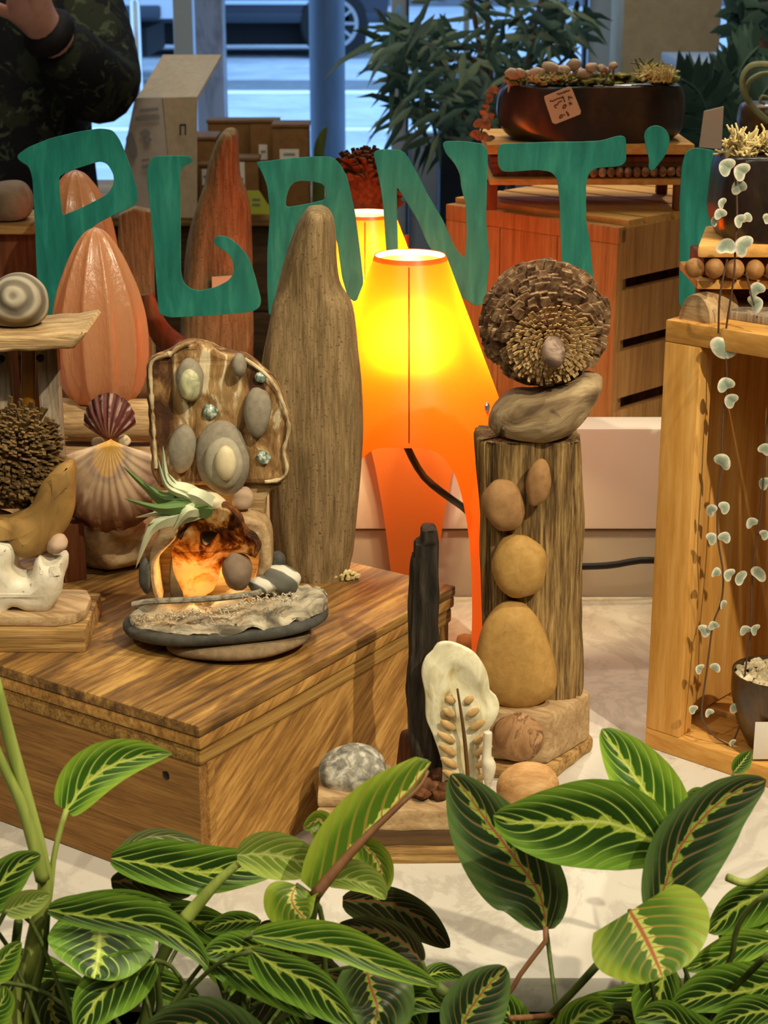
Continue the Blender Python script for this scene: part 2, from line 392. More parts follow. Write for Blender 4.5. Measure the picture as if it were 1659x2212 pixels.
M_teal = grainy('teal_paint', [(0.3, '#0e635c'), (0.5, '#15756b'), (0.75, '#2c8d7f')], (1, 1, 0.18), 90, 4, 0.55, 0.3, 0.0006)
M_sill = plain('painted_sill', '#cfbfae', 0.6)
M_sill_low = plain('grey_plinth', '#9f9483', 0.7)
M_wall = grainy('cream_plaster', [(0.3, '#a89a7e'), (0.7, '#b7a98d')], ns=30, bump=0.05, rough=0.9)
M_floor = grainy('shop_floor', [(0.3, '#4a4238'), (0.7, '#5d5448')], ns=10, bump=0.05, rough=0.6)
M_frame = plain('grey_blue_frame', '#b9c8d8', 0.5)
M_dkframe = plain('dark_frame', '#2c3440', 0.5)
M_steel = plain('polished_steel', '#b9bcc0', 0.2, 0.5, Metallic=0.9)
M_pole = grainy('blue_grey_post', [(0.3, '#4f6072'), (0.7, '#5d7084')], (1, 1, 0.2), 20, bump=0.02, rough=0.45)
M_whitepost = grainy('flaking_white_post', [(0.35, '#6f6e70'), (0.55, '#a9aab0')], (1, 1, 0.4), 14, bump=0.1, rough=0.8)
M_road = grainy('pale_road', [(0.3, '#98a0a8'), (0.7, '#b8c0c8')], ns=3, bump=0.05, rough=0.8)
M_kerb = grainy('grey_kerb', [(0.3, '#5f656b'), (0.7, '#737a80')], ns=8, bump=0.05, rough=0.8)
M_line = plain('white_road_line', '#e4e2da', 0.7)
M_carpaint = plain('dark_car_paint', '#2b2f3d', 0.3, 0.5)
M_vanpaint = plain('pale_van_paint', '#a3a9b2', 0.35, 0.5)
M_tyre = plain('tyre_rubber', '#191a1c', 0.8)
M_glassdark = plain('dark_car_glass', '#1a2026', 0.1, 0.6)
M_brick = grainy('street_facade', [(0.3, '#4c5058'), (0.7, '#6a6e75')], ns=2, bump=0.05, rough=0.9)
def clear_mat():
    t = NT('clear_glass'); b = t.new('ShaderNodeBsdfTransparent'); b.inputs[0].default_value = (0.99, 1.0, 0.995, 1)
    t.l.new(b.outputs[0], t.out.inputs[0]); t.n.remove(t.p); return t.m
M_clear = clear_mat()

# ------------------------------------------------------------------ the setting
ZF = -0.80
def sbox(name, x0, x1, y0, y1, z0, z1, m):
    return struct(MB().box(((x0 + x1) / 2, (y0 + y1) / 2, (z0 + z1) / 2), (x1 - x0, y1 - y0, z1 - z0)).build(name, m))
YW = 5.0
sbox('floor', -2.6, 2.6, -1.6, YW, ZF - 0.1, ZF, M_floor)
sbox('ceiling', -2.6, 2.6, -1.6, YW, 2.05, 2.15, M_wall)
sbox('wall_left', -2.7, -2.6, -1.6, YW, ZF, 2.05, M_wall)
sbox('wall_right', 2.6, 2.7, -1.6, YW, ZF, 2.05, M_wall)
sbox('wall_front', -2.6, 2.6, -1.7, -1.6, ZF, 2.05, M_wall)
xw = lambda px, y=150, Y=YW: at(px, y, Y).x
sbox('wall_back', xw(1880), 2.6, YW, YW + 0.15, ZF, 2.05, M_wall)
# the ledge that carries the glass, and the plinth below it
YG = 1.60
z1, z0_ = at(900, 926, 1.578).z, at(900, 1144, 1.578).z
struct(MB().box((0, 1.60, (z1 + z0_) / 2), (2.6, 0.044, z1 - z0_), bevel=0.003).build('trim_1', M_sill))
struct(MB().box((0, 1.605, z0_ / 2 - 0.02), (2.6, 0.042, z0_ + 0.035), bevel=0.0015).build('trim_2', M_sill_low))

# marble table with its front edge and a dark body below
TB = ont(900, 2112, 0).y
tb = thing('marble_table', 'white marble tabletop with grey veins carrying the driftwood display', 'table', (0, 1.25, -0.8))
MB().box((0, (TB + 1.582) / 2, -0.0125), (2.4, 1.582 - TB, 0.025), bevel=0.003).build('table_top', M_marble, tb)
MB().box((0, (TB + 0.08 + 1.57) / 2, -0.42), (2.2, 1.57 - TB - 0.08, 0.78)).build('table_base', M_planter, tb)
tb2 = thing('mirrored_table', 'mirrored copy of the marble table under the lit wooden crate', 'counter', (0, 2.0, -0.8))  # the table's reflection, built as a solid slab behind the pane
MB().box((0, 2.03, -0.0125), (2.4, 0.78, 0.025), bevel=0.003).build('counter_top', M_marble, tb2)
MB().box((0, 2.05, -0.42), (2.2, 0.70, 0.78)).build('counter_base', M_planter, tb2)

# ------------------------------------------------------------------ shopfront
def frame(name, x0, x1, Y, d, m, z0=ZF, zt=2.05, yy=150):
    a, b = at(x0, yy, Y).x, at(x1, yy, Y).x
    return struct(MB().box(((a + b) / 2, Y, (z0 + zt) / 2), (b - a, d, zt - z0), bevel=0.004).build(name, m))
frame('window_1', 845, 878, YW, 0.06, M_frame)
frame('window_2', 1266, 1338, YW, 0.06, M_frame)
frame('window_3', 380, 422, YW, 0.06, M_frame)
frame('trim_3', 877, 883, YW - 0.06, 0.05, M_dkframe)
frame('trim_4', 1256, 1264, YW - 0.06, 0.05, M_dkframe)
frame('trim_5', 1000, 1012, YW + 0.0, 0.05, M_frame)
a_, b_ = at(883, 285, YW), at(1266, 285, YW)
struct(MB().box(((a_.x + b_.x) / 2, YW, (a_.z + ZF) / 2), (b_.x - a_.x, 0.05, a_.z - ZF), bevel=0.004).build('trim_6', M_frame))
xa, xb = at(1342, 150, 4.3).x, at(1552, 150, 4.3).x
struct(MB().box(((xa + xb) / 2, 4.42, 0.6), (xb - xa, 0.24, 2.9), bevel=0.006).build('wall_pillar', M_wall))
MBp = MB(); c = at(707, 150, 5.6)
MBp.lathe([(0.001, 0), (0.10, 0), (0.10, 0.02), (0.0545, 0.03), (0.0545, 2.9), (0.001, 2.9)], (c.x, c.y, ZF), 32)
tag(MBp.build('post', M_pole), 'round blue-grey post standing in the street window', 'post')
c = at(456, 150, 5.45); MBp = MB(); MBp.box((c.x, c.y, 0.62), (0.088, 0.1, 2.85), bevel=0.012)
tag(MBp.build('post', M_whitepost), 'square flaking whitish post behind the open carton', 'post')
c = at(295, 100, 7.5); MBp = MB()
zt = at(295, 6, 7.5).z
MBp.lathe([(0.001, 0), (0.021, 0), (0.021, zt + 0.6), (0.015, zt + 0.615), (0.001, zt + 0.618)], (c.x, c.y, -0.6), 24)
tag(MBp.build('bollard', M_steel), 'shiny steel post out in the street beside the person in camouflage', 'post')

# street
ZS = -0.57
struct(MB().box((0, 27, ZS - 0.1), (60, 43.4, 0.2)).build('street', M_road))
def road_strip(name, y0, y1, h, m):
    Y0, Y1 = ont(600, y1, ZS).y, ont(600, y0, ZS).y
    return struct(MB().box((0, (Y0 + Y1) / 2, ZS + h / 2), (50, Y1 - Y0, h)).build(name, m))
road_strip('trim_7', 174, 197, 0.004, M_kerb)
road_strip('trim_8', 197, 203, 0.006, M_line)
road_strip('trim_9', 278, 283, 0.006, M_line)
sbox('wall_street', -30, 30, 30, 31, -0.6, 12, M_brick)

def wheel(root, x, y, z, r, wd):
    t = MB()
    rows = [(0.001, 0), (r * .45, 0), (r * .62, -.01), (r * .66, 0.0), (r * .70, -.02), (r * .93, -.02), (r, .03), (r, wd - .03), (r * .9, wd), (0.001, wd)]
    G = [[Vector((x + a * math.cos(q), y + b, z + a * math.sin(q))) for q in [2 * math.pi * k / 36 for k in range(36)]] for a, b in rows]
    t.grid(G, True); o = t.build('wheel', M_tyre, root)
    m = MB(); rr = r * .66
    for k in range(36):
        a0, a1 = 2 * math.pi * k / 36, 2 * math.pi * (k + 1) / 36
        m.add([(x + q * math.cos(a), y - .024, z + q * math.sin(a)) for a in (a0, a1) for q in (rr * .9, rr * 1.06)], [(0, 1, 3, 2)])
    for k in range(10):
        a = 2 * math.pi * k / 10; m.box((x + rr * .45 * math.cos(a), y - .012, z + rr * .45 * math.sin(a)), (rr * .9, .016, rr * .12), ry=-a)
    m.build('rim', M_steel, o)
def vehicle(name, label, x0, x1, Y, zb, r, m, cat, fx, hgt):
    root = thing(name, label, cat, ((x0 + x1) / 2, Y + .8, ZS))
    prof = [(x0, zb), (x1 - .05, zb), (x1, zb + .35), (x1 - .1, zb + .55), (x1 - .9, zb + .72), (x1 - 1.5, zb + hgt), (x0 + .5, zb + hgt), (x0, zb + .75)]
    if cat == 'van': prof = [(x0, zb), (x1, zb), (x1, zb + .7), (x1 - .35, zb + hgt), (x0, zb + hgt)]
    b = MB(); n = len(prof)
    b.add([(x, Y, z) for x, z in prof] + [(x, Y + 1.7, z) for x, z in prof], [tuple(range(n)), tuple(range(2 * n - 1, n - 1, -1))] + [(i, (i + 1) % n, n + (i + 1) % n, n + i) for i in range(n)])
    b.build('body', m, root, smooth=False)
    MB().box(((x0 + x1) / 2, Y - .015, zb + .19), (x1 - x0 - .9, .03, .04), bevel=.01).build('side_strip', M_frame, root)
    MB().box(((x0 + x1) / 2, Y + .02, zb + .05), (x1 - x0 - .2, .08, .1), bevel=.02).build('sill', M_dkframe, root)
    MB().box(((x0 + x1) / 2, Y + .85, (zb + ZS) / 2 + .06), (x1 - x0 - .5, 1.2, .22)).build('underbody', M_tyre, root)
    MB().box(((x0 + x1) / 2 - .2, Y - .006, zb + hgt * .72), ((x1 - x0) * .55, .02, hgt * .3), bevel=.005).build('side_window', M_glassdark, root)
    for x in fx:
        for yy in (Y - .02, Y + 1.5): wheel(root, x, yy, ZS + r, r, .22)
Yc = 17.6
xq = lambda px: at(px, 60, Yc).x
vehicle('car', 'dark car parked across the street behind the round post', xq(-160), xq(845), Yc, at(600, 50, Yc).z, 0.33, M_carpaint, 'car', (xq(722), xq(10)), 1.3)
Yv = 14.5
xv = lambda px: at(px, 60, Yv).x
vehicle('van', 'pale van parked in the street beyond the steel post', xv(-260), xv(376), Yv, at(300, 40, Yv).z, 0.3, M_vanpaint, 'van', (xv(120), xv(-200)), 1.8)
# ------------------------------------------------------------------ old wooden box
HB = 0.124
c0 = ont(430, 1570, HB); c1 = ont(985, 1265, HB)
u = Vector((c1.x - c0.x, c1.y - c0.y, 0)); LEN = u.length; u.normalize(); v = Vector((-u.y, u.x, 0)); WID = 0.43
box = thing('wooden_box', 'old worn brown wooden box standing on the marble with sculptures on its lid', 'box', (c0.x, c0.y, 0))
rzb = math.atan2(u.y, u.x)
def bp(a, b, z): return c0 * 0 + Vector((c0.x, c0.y, 0)) + u * a + v * b + Vector((0, 0, z))
MB().box(bp(LEN / 2, WID / 2, HB - 0.004), (LEN, WID, 0.008), rz=rzb, bevel=0.0018).build('lid', M_lid, box)
MB().box(bp(LEN / 2, WID / 2, HB - 0.0128), (LEN - .0012, WID - .0012, 0.0088), rz=rzb, bevel=0.002).build('lid_rim', M_box, box)
mb = MB(); ins = 0.004
mb.box(bp(LEN / 2, WID / 2, 0.1005), (LEN - .004, WID - .004, 0.012), rz=rzb, bevel=0.0025)
mb.build('rim_strip', M_strip, box)
MB().box(bp(LEN / 2, ins + 0.006, 0.0475), (LEN - 2 * ins - 0.02, 0.012, 0.094), rz=rzb).build('long_side', M_box, box)
MB().box(bp(LEN / 2, WID - ins - 0.006, 0.0475), (LEN - 2 * ins, 0.012, 0.094), rz=rzb).build('long_side', M_box, box)
MB().box(bp(ins + 0.005, WID / 2, 0.0475), (0.012, WID - 2 * ins, 0.094), rz=rzb, bevel=0.001).build('end_panel', M_boxface, box)
MB().box(bp(LEN - ins - 0.006, WID / 2, 0.0475), (0.012, WID - 2 * ins, 0.094), rz=rzb).build('end_panel', M_boxface, box)
MB().box(bp(0.0135, ins + 0.003, 0.0475), (0.007, 0.010, 0.094), rz=rzb, bevel=0.0015).build('corner_strip', M_box, box)
for a, b, z in ((0.0005, 0.032, 0.080), (0.0005, 0.085, 0.07)):
    k = MB().ell(bp(ins - 0.0005, b, z), (0.0012, 0.0035, 0.004), (0, 0, rzb), 0.3, 20, 2); k.build('nail_hole', M_black, box)

# ------------------------------------------------------------------ tall driftwood
rows = [(446, 679, 690), (450, 665, 704), (462, 656, 716), (480, 645, 722), (520, 631, 727), (560, 619, 729), (600, 608, 735), (622, 602, 744), (640, 597, 757), (658, 591, 767), (700, 584, 773), (780, 571, 776), (860, 570, 778), (930, 573, 777), (1000, 578, 773), (1080, 582, 769), (1150, 588, 766), (1200, 600, 763), (1235, 620, 752), (1252, 650, 738), (1258, 680, 715)]
mb = MB().loft(rows, 1.305, 0.5, 56, 90, 0.16, 60, 2.3, zs=0.12, dabs=0.024, grooves=4.5, gamp=0.06)
tag(mb.build('driftwood', M_drift, angle=180), 'tall pointed grey driftwood standing left of the orange lamp', 'driftwood')
mb = MB()
for k in range(40):
    x, y = random.uniform(715, 772), random.uniform(1236, 1252)
    mb.ell(at(x, y, 1.292 + random.uniform(-.005, .005)), [random.uniform(.0012, .003) for _ in range(3)], amp=.4, sub=1)
o = mb.build('moss_tuft', M_lichen); tag(o, 'small crumbly pale lichen tuft at the foot of the tall driftwood', 'lichen'); o['kind'] = 'stuff'

# ------------------------------------------------------------------ orange lamp (one builder for both)
def shade_mat(name='orange_shade'):
    t = NT(name); t.n.remove(t.p)
    g = t.new('ShaderNodeNewGeometry')
    d = t.new('ShaderNodeBsdfDiffuse'); tr = t.new('ShaderNodeBsdfTranslucent'); d2 = t.new('ShaderNodeBsdfDiffuse'); gl = t.new('ShaderNodeBsdfGlossy')
    d.inputs[0].default_value = lc('#f07c2c'); d2.inputs[0].default_value = lc('#ff9c4a'); tr.inputs[0].default_value = (1.0, 0.125, 0.0020, 1)
    gl.inputs[0].default_value = (1, .9, .8, 1); gl.inputs[1].default_value = 0.35
    m1 = t.new('ShaderNodeMixShader'); t.l.new(g.outputs['Backfacing'], m1.inputs[0]); t.l.new(d.outputs[0], m1.inputs[1]); t.l.new(d2.outputs[0], m1.inputs[2])
    m2 = t.new('ShaderNodeMixShader'); m2.inputs[0].default_value = 0.66; t.l.new(m1.outputs[0], m2.inputs[1]); rf = t.new('ShaderNodeBsdfRefraction'); rf.inputs[0].default_value = (0.85, 0.125, 0.0025, 1); rf.inputs['Roughness'].default_value = 1.0; rf.inputs['IOR'].default_value = 1.38
    mt = t.new('ShaderNodeMixShader'); mt.inputs[0].default_value = .5; t.l.new(tr.outputs[0], mt.inputs[1]); t.l.new(rf.outputs[0], mt.inputs[2]); t.l.new(mt.outputs[0], m2.inputs[2])
    m3 = t.new('ShaderNodeMixShader'); m3.inputs[0].default_value = 0.03; t.l.new(m2.outputs[0], m3.inputs[1]); t.l.new(gl.outputs[0], m3.inputs[2])
    t.l.new(m3.outputs[0], t.out.inputs[0]); return t.m
M_shade = shade_mat()
def bulb_mat():
    t = NT('lit_bulb'); return t.fin('#ffd890', 0.4, Emission_Color=(1, .72, .32, 1), Emission_Strength=25.0)
M_bulb = bulb_mat()
def rlamp(z):
    return lin([(0, .078), (.06, .084), (.12, .088), (.175, .0885), (.20, .083), (.2236, .0752), (.343, .0297)], z)
def make_lamp(cx, cy, label, s=1.0, energy=5.0, cord=True, legrot=0.0):
    root = thing('table_lamp', label, 'lamp', (cx, cy, 0), 'orange table lamps')
    N, Mz = 180, 44; G = []
    ths = [2 * math.pi * k / N for k in range(N)]
    legs = [R(90) + legrot, R(90 + 120) + legrot, R(90 - 120) + legrot]
    def zb(th):
        d = min(abs((th - l + math.pi) % (2 * math.pi) - math.pi) for l in legs)
        q = (math.degrees(d) - 13) / 47
        return 0.0 if q <= 0 else 0.199 * (1 - (1 - min(1, q)) ** 4.2)
    for i in range(Mz + 1):
        row = []
        for th in ths:
            z = zb(th) + (0.343 - zb(th)) * i / Mz; r = rlamp(z)
            row.append(Vector((cx + s * r * math.cos(th), cy + s * r * math.sin(th), s * z)))
        G.append(row)
    m = MB().grid(G, True)
    sh = m.build('lamp_shade', M_shade, root, angle=180)
    lw = MB(); lw.lathe([(a * s, b * s) for a, b in ((.0306, .3375), (.0289, .3426))], (cx, cy, 0), 72, capb=False); lw.build('bright_ring', M_bright_ring, sh)  # white ring added so the lit inside of the shade's top looks white
    sm = MB(); sm.tube([(cx - 0.002 + s * .0006, cy - s * (rlamp(z) + .0004), s * z) for z in (.338, .31, .28, .25, .225, .203)], .0006 * s, 6)
    sm.build('seam', M_shadeseam, sh)
    h = MB(); h.lathe([(.001, .1965), (.017, .1965), (.018, .200), (.018, .236), (.010, .245), (.001, .2455)], (cx, cy, 0), 28)
    so = h.build('bulb_holder', M_black, root)
    b = MB(); b.lathe([(.001, .245), (.007, .246), (.0085, .252), (.0115, .260), (.0125, .268), (.011, .277), (.007, .283), (.001, .285)], (cx, cy, 0), 28)
    b.build('bulb', M_bulb, root)
    st = MB()
    for l in legs: st.tube([(cx, cy, .199 * s), (cx + s * .0825 * math.cos(l), cy + s * .0825 * math.sin(l), .199 * s)], .0016, 6)
    st.build('strut', M_black, root)
    rv = MB()
    for dth in (R(-90 + 57), R(-90 - 57)):
        z = .222; rr = rlamp(z) * s
        rv.ell((cx + rr * math.cos(dth), cy + rr * math.sin(dth), z), (.003, .003, .005), amp=0, sub=2)
    rv.build('rivet', M_steel, root)
    if cord:
        cd = MB(); cd.tube([(cx - .004, cy, .196), (cx - .004, cy, .182), at(905, 1015, cy), at(935, 1048, cy - .01), at(975, 1078, cy), at(1010, 1105, cy + .03), at(1075, 1180, cy + .06), (at(1150, 1226, 1.545)), at(1255, 1224, 1.55), at(1320, 1221, 1.55), at(1398, 1210, 1.55), at(1480, 1225, 1.56), (0.33, 1.56, 0.004), (0.6, 1.56, 0.004)], .0034, 10, 70, 0.8)
        cd.build('cord', M_black, root)
        MB().lathe([(.001, -.012), (.0042, -.012), (.0042, 0), (.001, 0)], (cx - .004, cy, .196), 16).build('cord_grip', M_black, root)
    l = lamp('bulb_light', 'POINT', (cx, cy, .268 * s), energy, (1.0, 0.76, 0.40), shadow_soft_size=.02)
    l.location = Vector((0, 0, .268 * s)); l.parent = root
    return root
def bright_ring_mat():
    t = NT('bright_ring'); t.fin('#fff6e4', .8); tr = t.new('ShaderNodeBsdfTranslucent'); tr.inputs[0].default_value = (1, .97, .9, 1); mx = t.new('ShaderNodeMixShader'); mx.inputs[0].default_value = .5
    t.l.new(t.p.outputs[0], mx.inputs[1]); t.l.new(tr.outputs[0], mx.inputs[2]); t.l.new(mx.outputs[0], t.out.inputs[0]); return t.m
M_bright_ring = bright_ring_mat()
M_shadeseam = plain('shade_seam', '#a8480c', 0.7)
LX, LY = at(886, 550, 1.48).x, 1.48
make_lamp(LX, LY, 'orange shade table lamp glowing on the marble beside the tall driftwood', 1.0, 7.0, legrot=R(-4))
f = MB(); f.peb(1008, 1386, 24, 18, 1.452, .008); tag(f.build('brown_pebble', M_stone_b), 'small dark brown pebble by the foot of the orange lamp', 'pebble')

# ------------------------------------------------------------------ ribbed glass bud on driftwood logs
def egg_mat():
    t = NT('frosted_orange_glass')
    n = t.noise(t.coord((1, 1, .3)), 260, 3, .6); t.bump(n, .8, .0015)
    t.fin('#bf9068', .3, .6, Coat_Weight=.4, Coat_Roughness=.2); tr = t.new('ShaderNodeBsdfTranslucent'); tr.inputs[0].default_value = (.95, .46, .16, 1); mx = t.new('ShaderNodeMixShader'); mx.inputs[0].default_value = .38; t.l.new(t.p.outputs[0], mx.inputs[1]); t.l.new(tr.outputs[0], mx.inputs[2]); t.l.new(mx.outputs[0], t.out.inputs[0]); return t.m
M_egg = egg_mat()
def egg(px, rows, Y, label):
    rows = sorted(rows, reverse=True); zb = at(px, rows[0][0], Y).z; c = at(px, rows[0][0], Y)
    T = catmull([(hw * mpp(y, Y), at(px, y, Y).z - zb, 0) for y, hw in rows], 40, False)
    m = MB(); G = []
    for r, z, _ in T:
        row = []
        for k in range(144):
            a = 2 * math.pi * k / 144; q = 1 - abs(math.sin(5.5 * a + .3)) ** .55
            row.append(Vector((c.x + r * (.87 + .15 * q) * math.cos(a), Y + r * (.87 + .15 * q) * math.sin(a), zb + z)))
        G.append(row)
    m.grid(G, True, cap=True)
    o = m.build('glass_bud', M_egg, angle=180); return tag(o, label, 'ornament', 'ribbed glass buds')
EG = [(491, 2), (500, 22), (520, 40), (550, 58), (580, 72), (620, 88), (660, 99), (700, 105), (740, 106), (780, 103), (820, 94), (845, 82), (862, 68)]
egg(224, EG, 1.40, 'ribbed frosted orange glass bud in front, standing on pale logs')
lg = [(905, 47, 0.0, 'topmost pale log carrying the ribbed orange glass bud'), (996, 44, .004, 'middle pale log under the topmost log behind the big scallop'), (1085, 46, .0, 'lowest pale log of the stack behind the big scallop')]
for y, r, dy, lb in lg:
    m = MB(); Yl = 1.395 + dy; a, b = at(128, y, Yl), at(345, y + 3, Yl)
    k = mpp(y, Yl) * r
    rows = []
    for i in range(30):
        p = a.lerp(b, i / 29); e = 1 if 0 < i < 29 else .93
        rows.append([p + Vector((0, math.cos(q), math.sin(q))) * k * e * (1 + .1 * noise.noise(Vector((i * .06 + y, math.cos(q) * 1.4, math.sin(q) * 1.4)))) for q in [2 * math.pi * j / 28 for j in range(28)]])
    m.grid(rows, True, cap=True); tag(m.build('driftwood_log', M_drift_h), lb, 'log', 'stacked pale logs')

# ------------------------------------------------------------------ shell figure
def shell_mat(name, stops, rad, ribs=0):
    t = NT(name); tc = t.new('ShaderNodeUVMap'); sp = t.new('ShaderNodeSeparateXYZ'); t.l.new(tc.outputs[0], sp.inputs[0])
    n = t.noise(t.coord(), 60, 4, .6); f = t.m_('ADD', sp.outputs[1], t.m_('MULTIPLY', t.m_('SUBTRACT', n, .5), .35))
    col = t.ramp(f, stops)
    if ribs:
        w_ = t.m_('SINE', t.m_('MULTIPLY', sp.outputs[0], ribs)); n2 = t.noise(t.coord(), 120, 3, .6)
        k = t.m_('MULTIPLY', t.ss(w_, .1, .9), t.ss(n2, .42, .6)); col = t.mix(t.m_('MULTIPLY', k, .55), col, lc(rad))
    t.bump(n, .3, .001); return t.fin(col, .6, .3)
M_scal = shell_mat('scallop_shell', [(.02, '#e0a83c'), (.24, '#ecc07c'), (.32, '#bfa28c'), (.44, '#e6c69c'), (.6, '#dcbc9c'), (.78, '#b99680'), (.94, '#7c4a3c')], '#eed3b0', 60)
M_scal2 = shell_mat('dark_scallop_shell', [(.05, '#a4766a'), (.35, '#7d4a45'), (.7, '#6c3a37'), (.95, '#5d322c')], '#d9b8a4', 50)
def scallop(mb, ux, uy, L, wx, Y, bulge, sgn, ribs, spread=78, lean=0.0):
    rows, uvs = [], []
    nr, nt = 26, 110
    for i in range(nr + 1):
        t = i / nr; row, ur = [], []
        for j in range(nt + 1):
            s = -1 + 2 * j / nt; th = R(spread) * s
            r = L * math.cos(th * .82) ** .75
            px = ux + t * r * math.sin(th) * wx; py = uy + sgn * t * r * math.cos(th) * 1.0
            rib = .0012 * math.sin(ribs * (s + 1) * math.pi) * t * (1 + .2 * math.sin(t * 40))
            e = bulge * (math.sin(min(1, t * 1.02) * math.pi * .97) ** .6) * math.cos(s * math.pi / 2 * .9) ** .7 if t > 0 else 0
            p = at(px, py, Y); row.append(Vector((p.x, Y - e - rib + lean * (p.z - at(ux, uy, Y).z), p.z))); ur.append(((s + 1) / 2, t))
        rows.append(row); uvs.append(ur)
    return mb.grid(rows, uvs=uvs)
sf = thing('shell_figure', 'figure of a large scallop with a small dark scallop head on a pale rock', 'sculpture', (at(250, 1150, 1.33).x, 1.33, HB))
m = MB(); m.pillow([(160, 1175), (165, 1120), (200, 1090), (290, 1085), (335, 1110), (345, 1170), (325, 1200), (260, 1217), (195, 1210)], 1.335, .035, .035, 60, 10, 2.6, .5, 45)
m.build('rock_base', M_rock, sf)
scallop(MB(), 240, 948, 195, .98, 1.305, .026, 1, 15, 74).build('scallop_shell', M_scal, sf, angle=180)
scallop(MB(), 238, 952, 108, .82, 1.312, .012, -1, 10, 62, lean=-.1).build('scallop_head', M_scal2, sf, angle=180)['label'] = 'small dark red scallop'
m = MB(); m.peb(212, 955, 14, 12, 1.318, .004); m.peb(268, 952, 14, 14, 1.318, .004); m.build('shell_hinge', M_cream, sf)
m = MB().box(at(150, 1232, 1.30), (.018, .03, .046), rz=.5, bevel=.001)
bo = m.build('wood_block', M_brownwood); bo.location.z = HB; tag(bo, 'small dark brown wooden block behind the white bone', 'block')

# ------------------------------------------------------------------ left sculpture: boards, bristly cone, bone
YL = 1.165
ls = thing('driftwood_sculpture', 'driftwood and bone sculpture with a swirled stone on its plank roof', 'sculpture', (-.27, YL + .03, HB))
yb = ont(100, 1410, HB).y
def slab(px0, px1, yt, yb_, Y, depth, m, name, bevel=.002, amp=0.0, rz=0):
    a, b = at(px0, yt, Y), at(px1, yb_, Y)
    return MB().box(((a.x + b.x) / 2, Y + depth / 2, (a.z + b.z) / 2), (b.x - a.x, depth, a.z - b.z), rz=rz, bevel=bevel).build(name, m, ls)
slab(-60, 186, 1362, 1410, yb, .075, M_layer, 'lower_plank', .002)
m = MB(); zt1 = at(0, 1362, yb).z; zt2 = zt1 + .0075
pl = [at(x, 1345, yb + .004) for x in (-60, 120, 160, 178)]
m.prism([(pl[0].x, yb + .008), (pl[1].x, yb + .006), (pl[2].x, yb + .012), (pl[3].x, yb + .022), (pl[3].x, yb + .045), (pl[2].x, yb + .062), (pl[0].x, yb + .066)], zt1, zt2, .0025)
m.build('upper_plank', M_block, ls)
MB().plate([(-40, 1165), (20, 1160), (36, 1172), (38, 1200), (34, 1222), (52, 1240), (70, 1236), (78, 1205), (92, 1194), (115, 1200), (143, 1196), (143, 1215), (133, 1270), (122, 1300), (104, 1313), (62, 1312), (44, 1303), (26, 1304), (12, 1322), (-40, 1322)], yb + .028, .030, bevel=.009, bres=4, amp=.0022, fr=70).build('bone', M_bone, ls)
MB().peb(124, 1175, 25, 20, yb + .02, .008, -40).build('pink_pebble', M_stone_pink, ls)
MB().plate([(-60, 1122), (0, 1117), (28, 1112), (66, 1092), (90, 1044), (112, 1016), (134, 996), (150, 990), (161, 1004), (162, 1058), (157, 1105), (135, 1150), (98, 1187), (62, 1198), (36, 1188), (0, 1156), (-60, 1150)], yb + .032, .034, bevel=.013, bres=4, amp=.002, fr=40).build('curved_driftwood', M_wave, ls)
slab(-60, 40, 735, 1100, YL + .055, .012, M_drift_g, 'board', .0012)
slab(76, 143, 735, 1100, YL + .055, .012, M_drift_g, 'board', .0012)
slab(36, 80, 735, 1100, YL + .066, .006, M_layer, 'back_board', .0005)
m = MB(); a, b = at(61, 738, YL + .058), at(61, 900, YL + .058); m.tube([a, b], 15 * mpp(800, YL + .058), 16)
m.build('amber_rod', plain('amber_rod', '#8a5a17', .35, .5), ls)
for x, y in ((87, 774), (2, 776)): MB().ell(at(x, y, YL + .054), (.003, .0015, .003), amp=.2, sub=2).build('nail_hole', M_black, ls)
slab(-60, 70, 1082, 1100, YL + .02, .04, M_layer, 'crossbar', .001)
m = MB(); m.plate([(-60, 708), (60, 703), (120, 699), (175, 694), (203, 690), (200, 702), (186, 716), (178, 727), (140, 732), (60, 736), (-60, 739)], YL + .045, .07, bevel=.0025, amp=.0012, fr=90); m.build('plank_roof', M_drift_h, ls)
# swirled stone: rings cut round a tilted axis
def swirl_mat():
    t = NT('swirled_stone'); tc = t.coord((1, 1, 1)); 
    wv = t.new('ShaderNodeTexWave', wave_type='RINGS', rings_direction='SPHERICAL'); mp = t.new('ShaderNodeMapping')
    t.l.new(tc, mp.inputs[0]); SWIRL.append(mp); t.l.new(mp.outputs[0], wv.inputs['Vector'])
    wv.inputs['Scale'].default_value = 26; wv.inputs['Distortion'].default_value = 2.2; wv.inputs['Detail'].default_value = 2; wv.inputs['Detail Scale'].default_value = 1.5
    c = t.ramp(wv.outputs[1], [(.15, '#6a6253'), (.5, '#857c6b'), (.8, '#a19782')]); t.bump(wv.outputs[1], .6, .003); return t.fin(c, .75, .3)
SWIRL = []; M_swirl = swirl_mat()
sw = MB(); sw.pillow([(-25, 660), (-15, 615), (20, 592), (60, 593), (95, 620), (105, 660), (95, 690), (60, 704), (10, 703), (-20, 690)], YL + .045, .022, .022, 60, 12, 2.0)
so = sw.build('swirled_stone', M_swirl, ls); cc = at(25, 640, YL + .022) - root_loc(ls)
SWIRL[0].inputs['Location'].default_value = (-cc.x, -cc.y, -cc.z)
